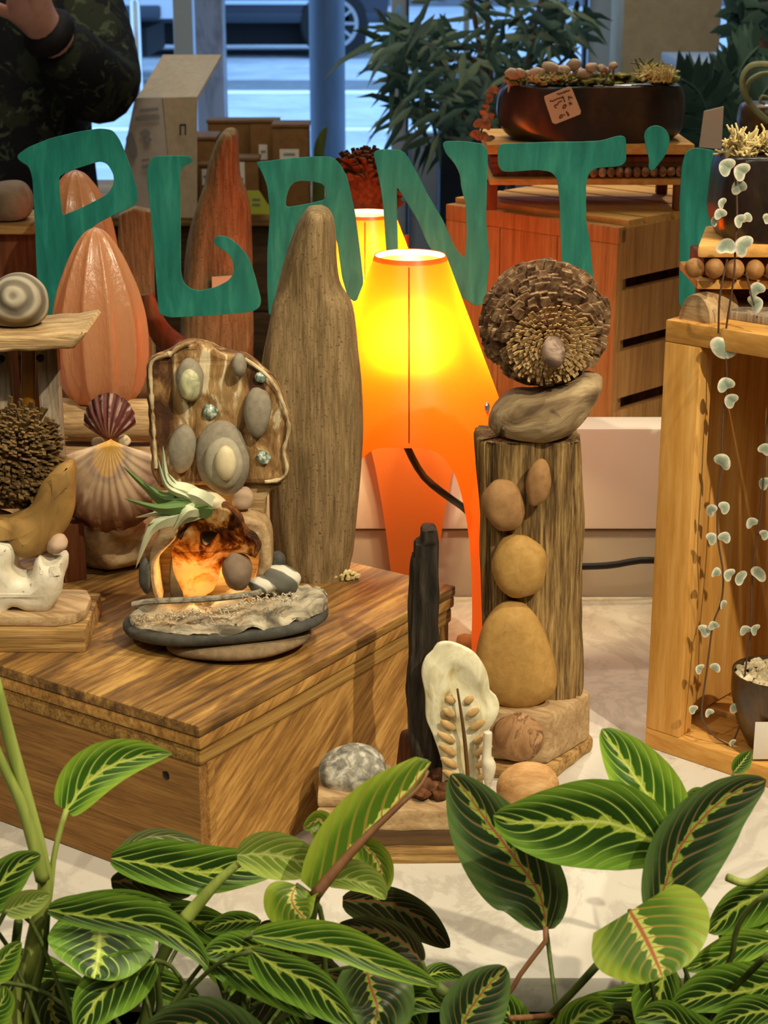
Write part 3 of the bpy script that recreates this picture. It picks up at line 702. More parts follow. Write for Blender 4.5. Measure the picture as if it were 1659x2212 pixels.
# bristly cone head
m = MB(); C = at(38, 980, YL + .022); rr = 104 * mpp(980, YL)
m.ell(C, (rr * .86, .018, rr * .86), amp=.1); m.build('cone_core', M_cone_d, ls)
m = MB(); random.seed(3)
for k in range(900):
    a = random.uniform(0, 2 * math.pi); q = math.sqrt(random.random())
    px, pz = math.cos(a) * q, math.sin(a) * q
    d = Vector((px * .9, -math.sqrt(max(0, 1 - q * q)) * .6 - .15, pz * .9 + .1)).normalized()
    p = C + Vector((px * rr * .92, -.016 * math.sqrt(max(0, 1 - q * q)), pz * rr * .92))
    l = random.uniform(.006, .012); tdir = Vector((-d.z, random.uniform(-.5, .5), d.x)).normalized(); d = (d + tdir * random.uniform(-.7, .7) + Vector((.35, 0, .25 if pz > 0 else -.1))).normalized()
    s_ = d.cross(Vector((.3, .2, 1))).normalized() * random.uniform(.0012, .0022); n_ = d.cross(s_).normalized() * .0007
    e = p + d * l
    m.add([p - s_ - n_, p + s_ - n_, p + s_ + n_, p - s_ + n_, e - s_ * .8 - n_, e + s_ * .8 - n_, e + s_ * .8 + n_, e - s_ * .8 + n_], [(0, 1, 5, 4), (1, 2, 6, 5), (2, 3, 7, 6), (3, 0, 4, 7), (4, 5, 6, 7)])
m.build('cone_bristles', M_brush, ls, smooth=False)

# ------------------------------------------------------------------ pebble mosaic sculpture with amber slice and air plant
YM = 1.165
ps = thing('pebble_sculpture', 'pebble covered bark board over a stone boat with amber slice and air plant', 'sculpture', (at(480, 1400, 1.15).x, 1.16, HB))
board = [(319, 790), (328, 772), (350, 764), (368, 757), (385, 744), (415, 737), (440, 739), (462, 747), (478, 757), (500, 762), (534, 771), (567, 794), (591, 818), (611, 855), (628, 909), (626, 939), (618, 970), (625, 1010), (611, 1031), (577, 1037), (500, 1038), (355, 1039), (340, 1030), (331, 1007), (326, 923), (321, 840)]
MB().plate(board, YM + .022, .022, bevel=.003, amp=.0012, fr=120).build('bark_board', M_bark, ps)
m = MB()
for e0 in ((board[-3:] + board[0:6]), board[10:20]):
    m.tube([at(x + (6 if x < 400 else -5), y + 4, YM + .009) for x, y in e0], lambda t: .0013 * (1 + 1.2 * noise.noise(Vector((t * 22, e0[0][0], 0)))), 8, 40)
m.build('bark_edge', M_bark_edge, ps)
MB().plate([(345, 1036), (592, 1036), (590, 1050), (576, 1062), (580, 1085), (572, 1100), (576, 1140), (573, 1290), (330, 1290), (338, 1200), (345, 1120)], YM + .026, .018, bevel=.003, amp=.0012, fr=90).build('lower_board', M_drift_h, ps)
PB = [(410, 822, 31, 47, 0, M_stone_g, .008), (517, 789, 16, 25, 0, M_stone_g, .008), (556, 891, 30, 56, 4, M_stone_g, .009), (394, 970, 30, 55, 9, M_stone_g, .008), (482, 990, 58, 82, -4, M_stone_g, .011), (524, 1076, 24, 26, 30, M_stone_pink, .007)]
for x, y, rx, ry, ro, mt, d in PB: MB().peb(x, y, rx, ry, YM + .008, d, ro, .12, 3, (1, .75, 1)).build('pebble', mt, ps)
o = MB().peb(410, 832, 24, 34, YM + .0015, .006, 0, .1).build('pebble', M_jade, ps); o['label'] = 'pale green veined pebble'
MB().peb(484, 1000, 42, 56, YM - .003, .007, 0, .1, 3, (1, .7, 1)).build('pebble', M_stone_t and grainy('light_grey_pebble', [(.3, '#9d957f'), (.7, '#ada48c')], ns=200, bump=.1), ps)
MB().peb(488, 1000, 23, 38, YM - .010, .006, 0, .1, 3, (1, .75, 1)).build('pebble', M_cream, ps)
for x, y, r in ((454, 889, 17), (563, 815, 12), (569, 988, 15)):
    MB().peb(x, y, r, r, YM + .010, .003, 20, .3, 2).build('abalone_chip', M_gem, ps)
# arch of the cave
MB().plate([(497, 1108), (540, 1106), (572, 1120), (586, 1150), (588, 1200), (580, 1250), (568, 1288), (540, 1288), (556, 1230), (560, 1180), (548, 1150), (520, 1140)], YM + .008, .03, bevel=.004, amp=.001, fr=60).build('wooden_arch', M_block, ps)
MB().plate([(345, 1150), (372, 1140), (385, 1150), (352, 1185), (340, 1215), (345, 1250), (352, 1288), (342, 1288), (330, 1240), (328, 1195)], YM + .004, .028, bevel=.003, amp=.001, fr=60).build('wooden_arch', M_block, ps)
MB().plate([(385, 1160), (420, 1150), (420, 1290), (372, 1290), (368, 1220)], YM + .012, .006, bevel=.001).build('cave_back', M_stone_dk, ps)  # dark backing that stops the tea light's spill
def amber_mat():
    t = NT('amber_slice'); n = t.noise(t.coord(), 48, 5, .65, .8)
    sz = t.new('ShaderNodeSeparateXYZ'); tcc = t.new('ShaderNodeTexCoord'); t.l.new(tcc.outputs['Object'], sz.inputs[0]); hz = t.ss(sz.outputs[2], .052, .074); n = t.m_('SUBTRACT', n, t.m_('MULTIPLY', hz, .17))
    col = t.ramp(n, [(.25, '#2e1606'), (.33, '#7a4212'), (.39, '#d99b40'), (.48, '#f8e0a2')])
    tr = t.new('ShaderNodeBsdfTranslucent'); t.put(tr.inputs[0], col); mx = t.new('ShaderNodeMixShader'); mx.inputs[0].default_value = .7
    t.bump(n, .5, .002); t.fin(col, .35, .5); t.l.new(t.p.outputs[0], mx.inputs[1]); t.l.new(tr.outputs[0], mx.inputs[2]); t.l.new(mx.outputs[0], t.out.inputs[0]); return t.m
M_amber = amber_mat()
am = [(371, 1200), (376, 1178), (390, 1163), (402, 1140), (416, 1120), (432, 1103), (448, 1094), (470, 1089), (492, 1094), (508, 1106), (520, 1122), (530, 1146), (545, 1155), (555, 1170), (554, 1186), (545, 1200), (530, 1194), (515, 1192), (497, 1196), (480, 1220), (474, 1245), (462, 1268), (443, 1286), (425, 1284), (402, 1291), (392, 1268), (380, 1240)]
hole = [(434, 1150), (450, 1143), (474, 1149), (466, 1163), (446, 1178), (436, 1170)]
MB().plate(am, YM - .012, .009, [hole], bevel=.002, amp=.0016, fr=130).build('amber_slice', M_amber, ps)
m = MB(); m.tube([at(x, y, YM - .0135) for x, y in am[2:16]], lambda t: .0026 * (1 + .6 * noise.noise(Vector((t * 14, 1, 0)))), 8, 60); m.build('burnt_rim', grainy('burnt_amber', [(.35, '#1f0f06'), (.6, '#6b3c17'), (.75, '#8e5a26')], ns=110, bump=.8, bd=.002), ps)
MB().peb(455, 1160, 26, 24, YM - .002, .004).build('pebble', M_stone_dk, ps)  # dark plug added behind the amber's hole to keep it unlit
tl = MB().ell(at(430, 1262, YM + .004), (.008, .008, .010), amp=0, sub=2); tl = tl.build('tea_light', plain('tea_light', '#ffd9a0', .5, Emission_Color=(1, .6, .2, 1), Emission_Strength=1.5), ps)
lt = lamp('tea_light_glow', 'POINT', (0, 0, 0), .13, (1, .62, .25), shadow_soft_size=.006); lt.parent = ps; lt.location = at(428, 1232, YM + .002) - root_loc(ps)
MB().peb(512, 1233, 33, 43, YM - .014, .012, -8).build('pebble', M_stone_b and grainy('grey_brown_pebble', [(.3, '#6d5a49'), (.7, '#8b7561')], ns=80, bump=.15), ps)
MB().peb(314, 1243, 16, 40, YM - .006, .007, 0).build('pebble', M_stone_dk, ps)
def striped(name, s):
    t = NT(name); wv = t.new('ShaderNodeTexWave', bands_direction='DIAGONAL'); t.l.new(t.coord(), wv.inputs[0]); wv.inputs['Scale'].default_value = s; wv.inputs['Distortion'].default_value = 5; wv.inputs['Detail'].default_value = 3
    return t.fin(t.ramp(wv.outputs[1], [(.0, '#5a584f'), (.62, '#6b685d'), (.74, '#d2ccb8')]), .7, .3)
M_str = striped('white_striped_pebble', 22)
MB().peb(607, 1252, 44, 32, YM - .004, .014, 12).build('pebble', M_str, ps)
MB().peb(598, 1215, 20, 26, YM + .03, .009, 0).build('pebble', M_stone_dk, ps)
MB().peb(570, 1262, 34, 20, YM - .010, .009, -8).build('pebble', M_str, ps)
# stone boat: dark oval slab, folded grey cloth on it, rope, flat stone below
kb = mpp(1330, YM)
m = MB(); cb = at(490, 1322, YM); cb = at(490, 1334, YM); m.ell(cb, (222 * kb, .043, 25 * kb), (0, -R(4.5), 0), .04, 14, 4, (.9, .9, .6)); m.build('stone_boat', M_stone_dk, ps)
def folds(q, sc, sgn): return .0035 * math.sin(q.x * 330 + q.z * 500 + 3 * noise.noise(q * 60))
m = MB()
for i in range(46):
    t = i / 45; row = []
    for j in range(26):
        a = math.pi * (j / 25); 
        x = 278 + t * 430; hw = math.sin(math.pi * min(1, max(0, t))) ** .45
        yy = 1317 - (t - .5) * 33 - (14 + 22 * t) * math.sin(a) * hw + 4 * math.cos(a) * hw
        dep = .0425 * math.cos(a) * hw
        p = at(x, yy, YM); n_ = .0028 * noise.noise(Vector((x * .03, j * .35, 2))) + .0009 * math.sin(x * .06 + j * .9 + 2 * noise.noise(Vector((x * .02, j * .2, 5))))
        row.append(Vector((p.x, YM - dep, p.z + n_ * (1 + 2 * t))))
    m.add([], []); m_rows = row if i == 0 else None
    if i == 0: GR = []
    GR.append(row)
m.grid(GR); m.build('folded_cloth', grainy('grey_felt_cloth', [(.34, '#5f584a'), (.46, '#9d927b'), (.7, '#c6baa0')], (.4, 1, 1), 60, bump=.7, bd=.003, rough=.95, dist=1.5), ps, angle=180)
m = MB(); random.seed(11)
for k in range(260):
    t = random.random(); x = 285 + 360 * t
    y = 1338 - (x - 285) * .105 + random.uniform(-9, 9) - (14 if x > 520 else 0); 
    p = at(x, y, YM - .041 * math.sin(math.pi * min(.98, max(.02, (x - 272) / 440))) ** .45)
    q = p + Vector((random.uniform(-1, 1), random.uniform(-.6, .2), random.uniform(-1, .7))) * .0035
    m.tube([p, (p + q) / 2 + Vector((0, -.001, .001)), q], .00035, 4)
m.build('frayed_threads', plain('frayed_thread', '#d6c9ab', .9), ps)
m = MB(); m.tube([at(x, y, YM - .034) for x, y in ((285, 1306), (320, 1300), (380, 1297), (460, 1293), (540, 1284), (565, 1278))], .0022, 8, 30); m.build('rope', grainy('frayed_rope', [(.3, '#4b473d'), (.6, '#9a917c')], ns=200, bump=.8), ps)
m = MB(); p = at(515, 1383, 1.150); k = mpp(1383, 1.15); m.ell((p.x, 1.153, HB + 24 * k), (158 * k, .036, 24 * k), (0, -R(4), 0), .08, 12, 4, (1, 1, .8)); m.build('base_stone', M_stone_flat, ps)
# air plant
M_air = NT('air_plant_leaf'); _n = M_air.noise(M_air.coord(), 30, 3); M_air = M_air.fin(M_air.ramp(_n, [(.3, '#a9b389'), (.55, '#d6dbb9')]), .6, .2)
M_air_d = plain('air_plant_dark_leaf', '#5f7d45', .55)
tips = [((264, 1006), (345, 1075), 15), ((352, 962), (362, 1040), 14), ((266, 1076), (345, 1098), 15), ((292, 1118), (350, 1108), 12), ((293, 1228), (330, 1140), 16), ((362, 1022), (395, 1060), 14), ((372, 1153), (400, 1110), 11), ((340, 985), (360, 1050), 8), ((318, 1135), (365, 1115), 9)]
for i, (tp, md, wd) in enumerate(tips):
    Yt = YM - .03 - .012 * ((i * 7) % 5) / 4; base = (440 + (i % 3) * 10, 1090 + (i % 4) * 5)
    P = catmull([(base[0], base[1], YM - .016), ((base[0] + md[0]) / 2, (base[1] + md[1]) / 2 - 4, YM - .03), (md[0], md[1], Yt), (tp[0], tp[1], Yt - .004)], 18, False)
    rows = []
    for q, c_ in enumerate(P):
        t = q / 17; d = (P[min(17, q + 1)] - P[max(0, q - 1)]); nx, ny = -d.y, d.x; L = math.hypot(nx, ny) or 1
        w_ = 1.25 * wd * (1 - t) ** .7 * (.8 + .6 * math.sin(math.pi * min(1, t * 1.3 + .15)))
        rows.append([at(c_.x + nx / L * w_ * s, c_.y + ny / L * w_ * s, c_.z - .003 + .005 * abs(s)) for s in (-1, -.5, 0, .5, 1)])
    MB().grid(rows).build('air_plant_leaf', M_air if i % 2 == 1 or i in (4, 6) else M_air_d, ps, mods=1)
m = MB(); m.peb(452, 1082, 34, 18, YM - .012, .008, 10); m.build('air_plant_root', M_cream, ps)
M_bead = grainy('bead_wood', [(.3, '#7d5730'), (.7, '#a97c49')], ns=90, bump=.1, rough=.5)
M_wedge = grainy('sea_worn_wood', [(.3, '#5d4a35'), (.45, '#8b7454'), (.6, '#b09a76'), (.75, '#cfbc97')], (.22, 1, 1), 75, 6, .8, .7, .003, rot=(0, .35, 0), dist=.6, spots=(45, '#46382a', .63))
# ------------------------------------------------------------------ pinecone builder
def pinecone(mb_core, mb_sc, C, axis, Rr, ring_n=9, seed=1, size=1.0, flatk=.75, p0=14):
    """rings of scales round an axis that points out of the flat base"""
    random.seed(seed); ax = Vector(axis).normalized(); e1 = ax.cross(Vector((0, 0, 1))).normalized(); e2 = e1.cross(ax)
    mb_core.ell(C, (Rr * .8, Rr * .8, Rr * .8), amp=.05)
    for i in range(ring_n):
        ph0 = R(p0 + (132 - p0) * i / (ring_n - 1)); ph = ph0; cnt = int(12 + 30 * math.sin(ph))
        for k in range(cnt):
            a = 2 * math.pi * (k + (i % 2) * .5) / cnt + random.uniform(-.10, .10); ph = ph0 + random.uniform(-.09, .09)
            rad = (e1 * math.cos(a) + e2 * math.sin(a))
            d = (ax * math.cos(ph) * flatk + rad * math.sin(ph)).normalized()
            p = Vector(C) + d * Rr * .74
            out = (d * .8 + rad * .5 - ax * .15 * math.sin(ph) + Vector((random.uniform(-.28, .28), random.uniform(-.28, .28), random.uniform(-.28, .28)))).normalized()
            L = Rr * (.2 + .14 * math.sin(ph)) * random.uniform(.75, 1.3) * size
            s_ = ax.cross(rad).normalized() * Rr * (.05 + .075 * math.sin(ph)) * random.uniform(.65, 1.2); n_ = out.cross(s_).normalized() * Rr * .014
            e = p + out * L; md = p + out * L * .6
            mb_sc.add([p - s_ * .5 - n_, p + s_ * .5 - n_, p + s_ * .5 + n_, p - s_ * .5 + n_,
                       md - s_ - n_, md + s_ - n_, md + s_ + n_ * 1.8, md - s_ + n_ * 1.8,
                       e - s_ * .75 - n_, e + s_ * .75 - n_, e + s_ * .75 + n_ * 2.2, e - s_ * .75 + n_ * 2.2],
                      [(0, 1, 5, 4), (1, 2, 6, 5), (2, 3, 7, 6), (3, 0, 4, 7), (4, 5, 9, 8), (5, 6, 10, 9), (6, 7, 11, 10), (7, 4, 8, 11), (8, 9, 10, 11)])

# ------------------------------------------------------------------ post sculpture
YP = 1.235
po = thing('post_sculpture', 'weathered square post with tan pebbles up its front and a big pinecone on top', 'sculpture', (at(1150, 1600, YP).x, YP, 0))
m = MB(); rows = [(936, 1040, 1236), (938, 1034, 1248), (950, 1032, 1250), (1000, 1033, 1252), (1100, 1040, 1253), (1200, 1044, 1252), (1300, 1047, 1251), (1400, 1049, 1249), (1480, 1050, 1248), (1508, 1052, 1230), (1512, 1056, 1222)]
m.loft(rows, YP + .018, .6, 96, 110, .14, 130, 5.0, zs=.10, dabs=.026, grooves=9, gamp=.07); m.build('post', M_post, po, angle=180)
zbk = [ont(1160, 1652, .012), ont(1272, 1600, .012)]
def poly_ground(pts, z): return [(ont(x, y, z).x, ont(x, y, z).y) for x, y in pts]
ztop = ont(1165, 1535, 0.047)
Pf = [(1060, 1640), (1182, 1652), (1272, 1600), (1225, 1560), (1090, 1570)]
m = MB(); m.prism(poly_ground([(1055, 1640), (1182, 1653), (1274, 1597), (1235, 1570), (1080, 1570)], .013), .013, .052, .004, .0012, 60); m.build('block', M_block, po)
m = MB(); m.prism(poly_ground([(1040, 1680), (1190, 1692), (1282, 1622), (1255, 1600), (1060, 1600)], 0), .0, .013, .004, .001, 60); m.build('slab', M_layer, po)
for x, y, rx, ry, ro, mt, d, dy in ((1087, 1092, 45, 59, -14, M_stone_b, .012, -.002), (1163, 1043, 26, 53, 7, M_stone_b, .009, -.006), (1121, 1224, 60, 73, -5, M_stone_t, .014, -.002)):
    MB().peb(x, y, rx, ry, YP - .012 + dy, d, ro, .1, 4, (1, .8, 1)).build('pebble', mt, po)
MB().pillow([(1085, 1303), (1112, 1299), (1138, 1308), (1168, 1345), (1190, 1400), (1203, 1455), (1199, 1490), (1170, 1515), (1120, 1530), (1070, 1515), (1035, 1475), (1027, 1420), (1040, 1360), (1062, 1322)], YP - .016, .016, .016, 64, 10, 2.4).build('pebble', M_stone_t, po)['label'] = 'largest tan pebble at the bottom'
m = MB(); m.pillow([(1055, 905), (1068, 875), (1105, 846), (1160, 842), (1215, 828), (1262, 806), (1296, 809), (1301, 832), (1275, 885), (1240, 925), (1195, 946), (1150, 951), (1095, 942), (1060, 926)], YP + .008, .03, .03, 64, 10, 2.3, .2, 40, c=(1175, 885)); m.build('driftwood_wedge', M_wedge, po)
core, scl, pale = MB(), MB(), MB()
Cp = at(1176, 700, YP + .012); Rp = 128 * mpp(700, YP)
ax = (.10, -1, -.32)
pinecone(core, scl, Cp, ax, Rp, 13, 5, .95, p0=44)
core.build('cone_core', M_cone_d, po); scl.build('cone_scales', M_cone, po, smooth=False)
A = Vector(ax).normalized(); E1 = A.cross(Vector((0, 0, 1))).normalized(); E2 = E1.cross(A)
for i, (rad, cnt, L) in enumerate(((.15, 22, .08), (.22, 28, .09), (.29, 36, .10), (.37, 44, .11), (.45, 50, .12), (.53, 54, .14), (.61, 54, .15))):
    for k in range(cnt):
        a = 2 * math.pi * (k + .5 * (i % 2)) / cnt; rd = E1 * math.cos(a) + E2 * math.sin(a); tg = A.cross(rd)
        rad_ = rad + random.uniform(-.018, .018); p = Cp + A * Rp * (.86 - .55 * rad_ * rad_) + rd * Rp * rad_
        out = (rd + A * .35).normalized(); s_ = tg * Rp * .022; n_ = A * Rp * .012; e = p + (out + tg * random.uniform(-.3, .3) + A * random.uniform(-.1, .5)) * Rp * L
        pale.add([p - s_ - n_, p + s_ - n_, p + s_ + n_, p - s_ + n_, e - s_ * 1.3 - n_, e + s_ * 1.3 - n_, e + s_ + n_, e - s_ + n_], [(0, 1, 5, 4), (1, 2, 6, 5), (2, 3, 7, 6), (3, 0, 4, 7), (4, 5, 6, 7)])
pale.ell(Cp + A * Rp * .74, (Rp * .22, Rp * .12, Rp * .22), amp=.1)
pale.build('cone_base_rings', M_cone_l, po, smooth=False)
pc = Cp + A * Rp * .92; kk = mpp(740, YP)
MB().ell(pc, (25 * kk, .008, 36 * kk), (0, R(-8), 0), .12, 12, 3).build('centre_pebble', M_purple, po)
o = MB().peb(1120, 1592, 57, 54, YP - .035, .012, -8, .06, 4, (1, .85, 1)); o = o.build('round_stone', grainy('veined_brown_stone', [(.36, '#8a6340'), (.5, '#a98259'), (.56, '#6f4d31'), (.62, '#b8926a')], ns=26, bump=.3, dist=2.5), po)

# ------------------------------------------------------------------ oyster sculpture with the charred stick
YO = 1.115
oy = thing('oyster_sculpture', 'oyster shell and tall charred black stick standing on a layered board', 'sculpture', (at(900, 1760, 1.15).x, 1.16, 0))
m = MB(); rows = [(1138, 914, 938), (1141, 910, 943), (1160, 909, 945), (1168, 903, 945), (1172, 895, 945), (1198, 893, 945), (1204, 889, 946), (1300, 887, 946), (1400, 883, 948), (1420, 880, 949), (1500, 880, 951), (1600, 885, 955), (1700, 905, 960), (1722, 912, 955)]
m.loft(rows, YO + .004, .7, 40, 140, .26, 190, 3.6, zs=.22, dabs=.009, grooves=6, gamp=.12); m.build('charred_stick', M_char, oy)
def oyster_mat():
    t = NT('oyster_nacre'); n = t.noise(t.coord((1, 1, .5)), 42, 5, .6, 1.4)
    col = t.ramp(n, [(.3, '#a98a55'), (.42, '#d3c79b'), (.55, '#e6dfc0'), (.7, '#cbbf95')]); t.bump(n, .4, .002)
    return t.fin(col, .28, .5)
M_oy = oyster_mat()
oyo = [(945, 1388), (965, 1384), (985, 1388), (1008, 1398), (1028, 1412), (1048, 1442), (1056, 1470), (1058, 1490), (1072, 1503), (1079, 1530), (1066, 1562), (1048, 1585), (1040, 1610), (1036, 1660), (1040, 1705), (962, 1705), (955, 1650), (936, 1590), (920, 1550), (918, 1500), (910, 1452), (918, 1420), (934, 1404)]
m = MB(); m.pillow(oyo, YO - .016, .004, .010, 90, 10, 2.0, 1.4, 55, ripple=lambda q, sc, sgn: .0022 * math.sin(40 * sc) * sgn * -1 * .5 + .004 * noise.noise(q * 45)); m.build('oyster_shell', M_oy, oy, angle=180)
m = MB(); yst = YO - .0245
m.tube([at(x, y, yst) for x, y in ((988, 1488), (996, 1540), (1004, 1600), (1010, 1670), (1012, 1700))], [.0007, .0013, .0014], 8, 20); m.build('dried_stem', plain('dried_stem', '#5d4020', .8), oy)
m = MB()
for i in range(7):
    y = 1520 + i * 27; xm = 993 + i * 3.2
    for s in (-1, 1):
        wd = 20 + min(i, 3) * 6
        m.peb(xm + s * wd, y - 8, wd * .62, 9, yst + .004, .0016, s * -32, .1, 2)
m.build('dried_leaflets', grainy('dried_leaflet', [(.3, '#a98450'), (.7, '#d6b57f')], ns=80, bump=.2), oy)
m = MB(); m.loft([(1580, 1048, 1060), (1586, 1044, 1064), (1630, 1042, 1062), (1645, 1040, 1070), (1660, 1042, 1072), (1690, 1046, 1064), (1700, 1050, 1060)], YO - .03, 1.0, 18, 24, .1, 100); m.build('coral_twig', M_bone, oy)
MB().pillow([(686, 1665), (700, 1638), (735, 1617), (770, 1612), (808, 1622), (832, 1650), (830, 1690), (800, 1715), (740, 1726), (712, 1718), (698, 1695)], YO - .01, .02, .02, 60, 9, 2.4, .3, 60).build('speckled_stone', M_stone_mix, oy)
m = MB(); m.loft([(1578, 875, 892), (1582, 866, 900), (1600, 862, 904), (1640, 857, 905), (1700, 850, 905)], YO + .012, .8, 20, 24, .1, 90); m.build('wood_stub', M_brownwood, oy)
yfb = ont(800, 1866, 0).y
def oslab(px0, px1, yt, yb_, dep, m, name, amp=.0012):
    a, b = at(px0, yt, yfb), at(px1, yb_, yfb)
    mb = MB(); mb.prism([(a.x, yfb), (b.x, yfb), (b.x + .006, yfb + dep), (a.x + .018, yfb + dep)], b.z, a.z, .002, amp, 90); return mb.build(name, m, oy)
oslab(690, 1000, 1826, 1866, .07, M_layer, 'base_board'); oslab(686, 1000, 1792, 1828, .064, M_dark, 'middle_board'); oslab(680, 1010, 1752, 1794, .066, M_block, 'top_board')
zz = at(800, 1752, yfb).z
m = MB(); p = at(735, 1740, yfb + .02); m.box((p.x + .010, yfb + .030, zz + .004), (.05, .05, .008), bevel=.002); m.build('plank_step', M_block, oy)
m = MB()
random.seed(5)
for k in range(26): m.ell((at(935 + random.uniform(-35, 40), 1715, YO).x, YO - .02 + random.uniform(-.01, .02), zz + .004 + random.uniform(0, .006)), (random.uniform(.003, .006),) * 3, amp=.5, sub=2)
m.build('cork_crumbs', M_cone_d, oy)
m = MB(); rows, uvs = [], []
m.pillow([(1072, 1705), (1080, 1675), (1105, 1653), (1140, 1645), (1178, 1652), (1202, 1675), (1208, 1705), (1195, 1735), (1140, 1745), (1085, 1735)], YO - .035, .014, .004, 60, 10, 2.0); m.build('clam_shell', wood('clam_shell', [(.3, '#9f7346'), (.5, '#c1935e'), (.7, '#dab583')], 'x', 50, .2, bump=.1), oy, angle=180)

# ------------------------------------------------------------------ mirror with the painted letters, built as a clear pane
gp = thing('painted_mirror', 'large mirror, built as clear glass, painted with teal handmade capitals reading PLANT', 'sign', (0, YG, z1))
MB().box((0, YG + .004, z1 + .75), (2.6, .003, 1.5)).build('pane', M_clear, gp, smooth=False)
LET = {
 'P': ([(33, 338), (60, 318), (110, 298), (165, 285), (215, 277), (243, 280), (258, 300), (275, 340), (285, 370), (297, 410), (299, 435), (285, 447), (250, 462), (215, 480), (188, 500), (175, 540), (168, 600), (160, 650), (152, 692), (100, 695), (86, 690), (80, 600), (75, 480), (70, 385), (62, 358), (45, 350)], [[(127, 381), (160, 366), (216, 348), (233, 354), (246, 378), (246, 398), (233, 419), (180, 447), (135, 466), (130, 420)]]),
 'L': ([(318, 362), (330, 337), (405, 336), (421, 343), (418, 351), (405, 354), (394, 362), (389, 373), (390, 434), (391, 517), (391, 587), (396, 609), (411, 624), (433, 628), (466, 620), (494, 606), (506, 590), (504, 564), (491, 545), (466, 531), (459, 519), (466, 509), (489, 509), (513, 526), (538, 556), (552, 598), (565, 650), (562, 664), (544, 674), (466, 681), (367, 686), (343, 678), (339, 628), (330, 517), (323, 434), (317, 385)], []),
 'A': ([(551, 349), (577, 348), (619, 342), (674, 338), (716, 338), (733, 351), (750, 381), (767, 456), (778, 540), (786, 609), (778, 640), (766, 655), (750, 640), (738, 600), (728, 520), (705, 490), (660, 478), (640, 485), (630, 520), (624, 600), (620, 680), (580, 682), (577, 620), (577, 545), (583, 462), (577, 401), (565, 370)], [[(617, 448), (619, 423), (626, 403), (636, 392), (655, 390), (680, 393), (699, 397), (705, 412), (703, 431), (660, 441)]]),
 'N': ([(805, 327), (824, 322), (868, 324), (881, 338), (905, 381), (925, 422), (956, 473), (983, 535), (1004, 560), (1008, 507), (1006, 440), (996, 405), (993, 375), (983, 354), (962, 331), (954, 307), (966, 304), (1006, 305), (1047, 311), (1054, 324), (1050, 479), (1058, 560), (1048, 655), (1030, 662), (993, 639), (952, 575), (919, 518), (902, 475), (875, 432), (857, 402), (858, 470), (860, 538), (858, 600), (838, 600), (834, 538), (827, 439), (821, 398), (812, 355)], []),
 'T': ([(1075, 318), (1081, 310), (1140, 308), (1199, 306), (1250, 306), (1298, 304), (1338, 292), (1352, 294), (1353, 350), (1342, 359), (1286, 363), (1272, 373), (1266, 397), (1266, 477), (1274, 519), (1282, 599), (1284, 650), (1222, 650), (1213, 580), (1211, 519), (1209, 440), (1207, 417), (1203, 385), (1191, 371), (1159, 367), (1103, 371), (1083, 371), (1075, 357)], []),
 'apostrophe': ([(1397, 276), (1417, 269), (1438, 277), (1448, 298), (1441, 330), (1421, 357), (1410, 371), (1398, 366), (1403, 349), (1394, 314), (1390, 290)], []),
 'S': ([(1481, 328), (1500, 318), (1548, 326), (1552, 400), (1545, 500), (1540, 600), (1530, 662), (1466, 662), (1467, 560), (1469, 480), (1467, 437), (1473, 357)], []),
}
for k, (o_, h_) in LET.items():
    def dens(P):
        out = []
        for a, b in zip(P, P[1:] + P[:1]):
            n = max(1, int(math.hypot(a[0] - b[0], a[1] - b[1]) / 6))
            out += [(a[0] + (b[0] - a[0]) * i / n, a[1] + (b[1] - a[1]) * i / n) for i in range(n)]
        for _ in range(2):
            n = len(out); out = [((out[i - 1][0] + 2 * out[i][0] + out[(i + 1) % n][0]) / 4, (out[i - 1][1] + 2 * out[i][1] + out[(i + 1) % n][1]) / 4) for i in range(n)]
        return out
    m = MB(); m.plate(dens(o_), YG, .0014, [dens(h) for h in h_], bevel=.0005, bres=1, smooth_n=0)
    ob = m.build('painted_apostrophe' if k == 'apostrophe' else 'painted_letter', M_teal, gp)
    ob['label'] = 'teal painted apostrophe' if k == 'apostrophe' else ('partly hidden teal letter stroke after the apostrophe' if k == 'S' else 'teal painted letter ' + k)

# ------------------------------------------------------------------ pine crate at the right
def K(x, y, z): return ont(x, y, z)
TH = .012
f0 = K(1392, 1612, 0); f1 = K(1700, 1716, 0)
fx = Vector((f1.x - f0.x, f1.y - f0.y, 0)).normalized(); fy = Vector((-fx.y, fx.x, 0))
CW, CDp, CH = .30, .22, at(1410, 690, f0.y).z
rzc = math.atan2(fx.y, fx.x)
cr = thing('pine_crate', 'open pale pine crate at the right edge with a coconut pot inside', 'crate', (f0.x, f0.y, 0))
def cp(a, b, z): return Vector((f0.x, f0.y, 0)) + fx * a + fy * b + Vector((0, 0, z))
def cbox(a0, a1, b0, b1, z0, z1_, name, m, bev=.0015): return MB().box(cp((a0 + a1) / 2, (b0 + b1) / 2, (z0 + z1_) / 2), (a1 - a0, b1 - b0, z1_ - z0), rz=rzc, bevel=bev).build(name, m, cr)
cbox(0, .030, 0, .018, .016, CH - .016, 'front_post', M_pine)
cbox(CW - .03, CW, 0, .018, .016, CH - .016, 'front_post', M_pine)
cbox(0, CW, 0, CDp, CH - .016, CH, 'top_rail', M_pine_h) if False else None
cbox(0, CW, 0, .035, CH - .016, CH, 'top_rail', M_pine_h)
cbox(0, .016, .018, CDp, .016, CH - .016, 'side_panel', M_pine)
cbox(CW - .016, CW, .018, CDp, .016, CH - .016, 'side_panel', M_pine)
cbox(.016, .055, CDp - .012, CDp, .016, CH - .016, 'back_post', M_pine_v)
for k in range(5):
    b = .04 + k * .038; cbox(0, CW, b, b + .034, CH - .012, CH, 'top_slat', M_pine_h)
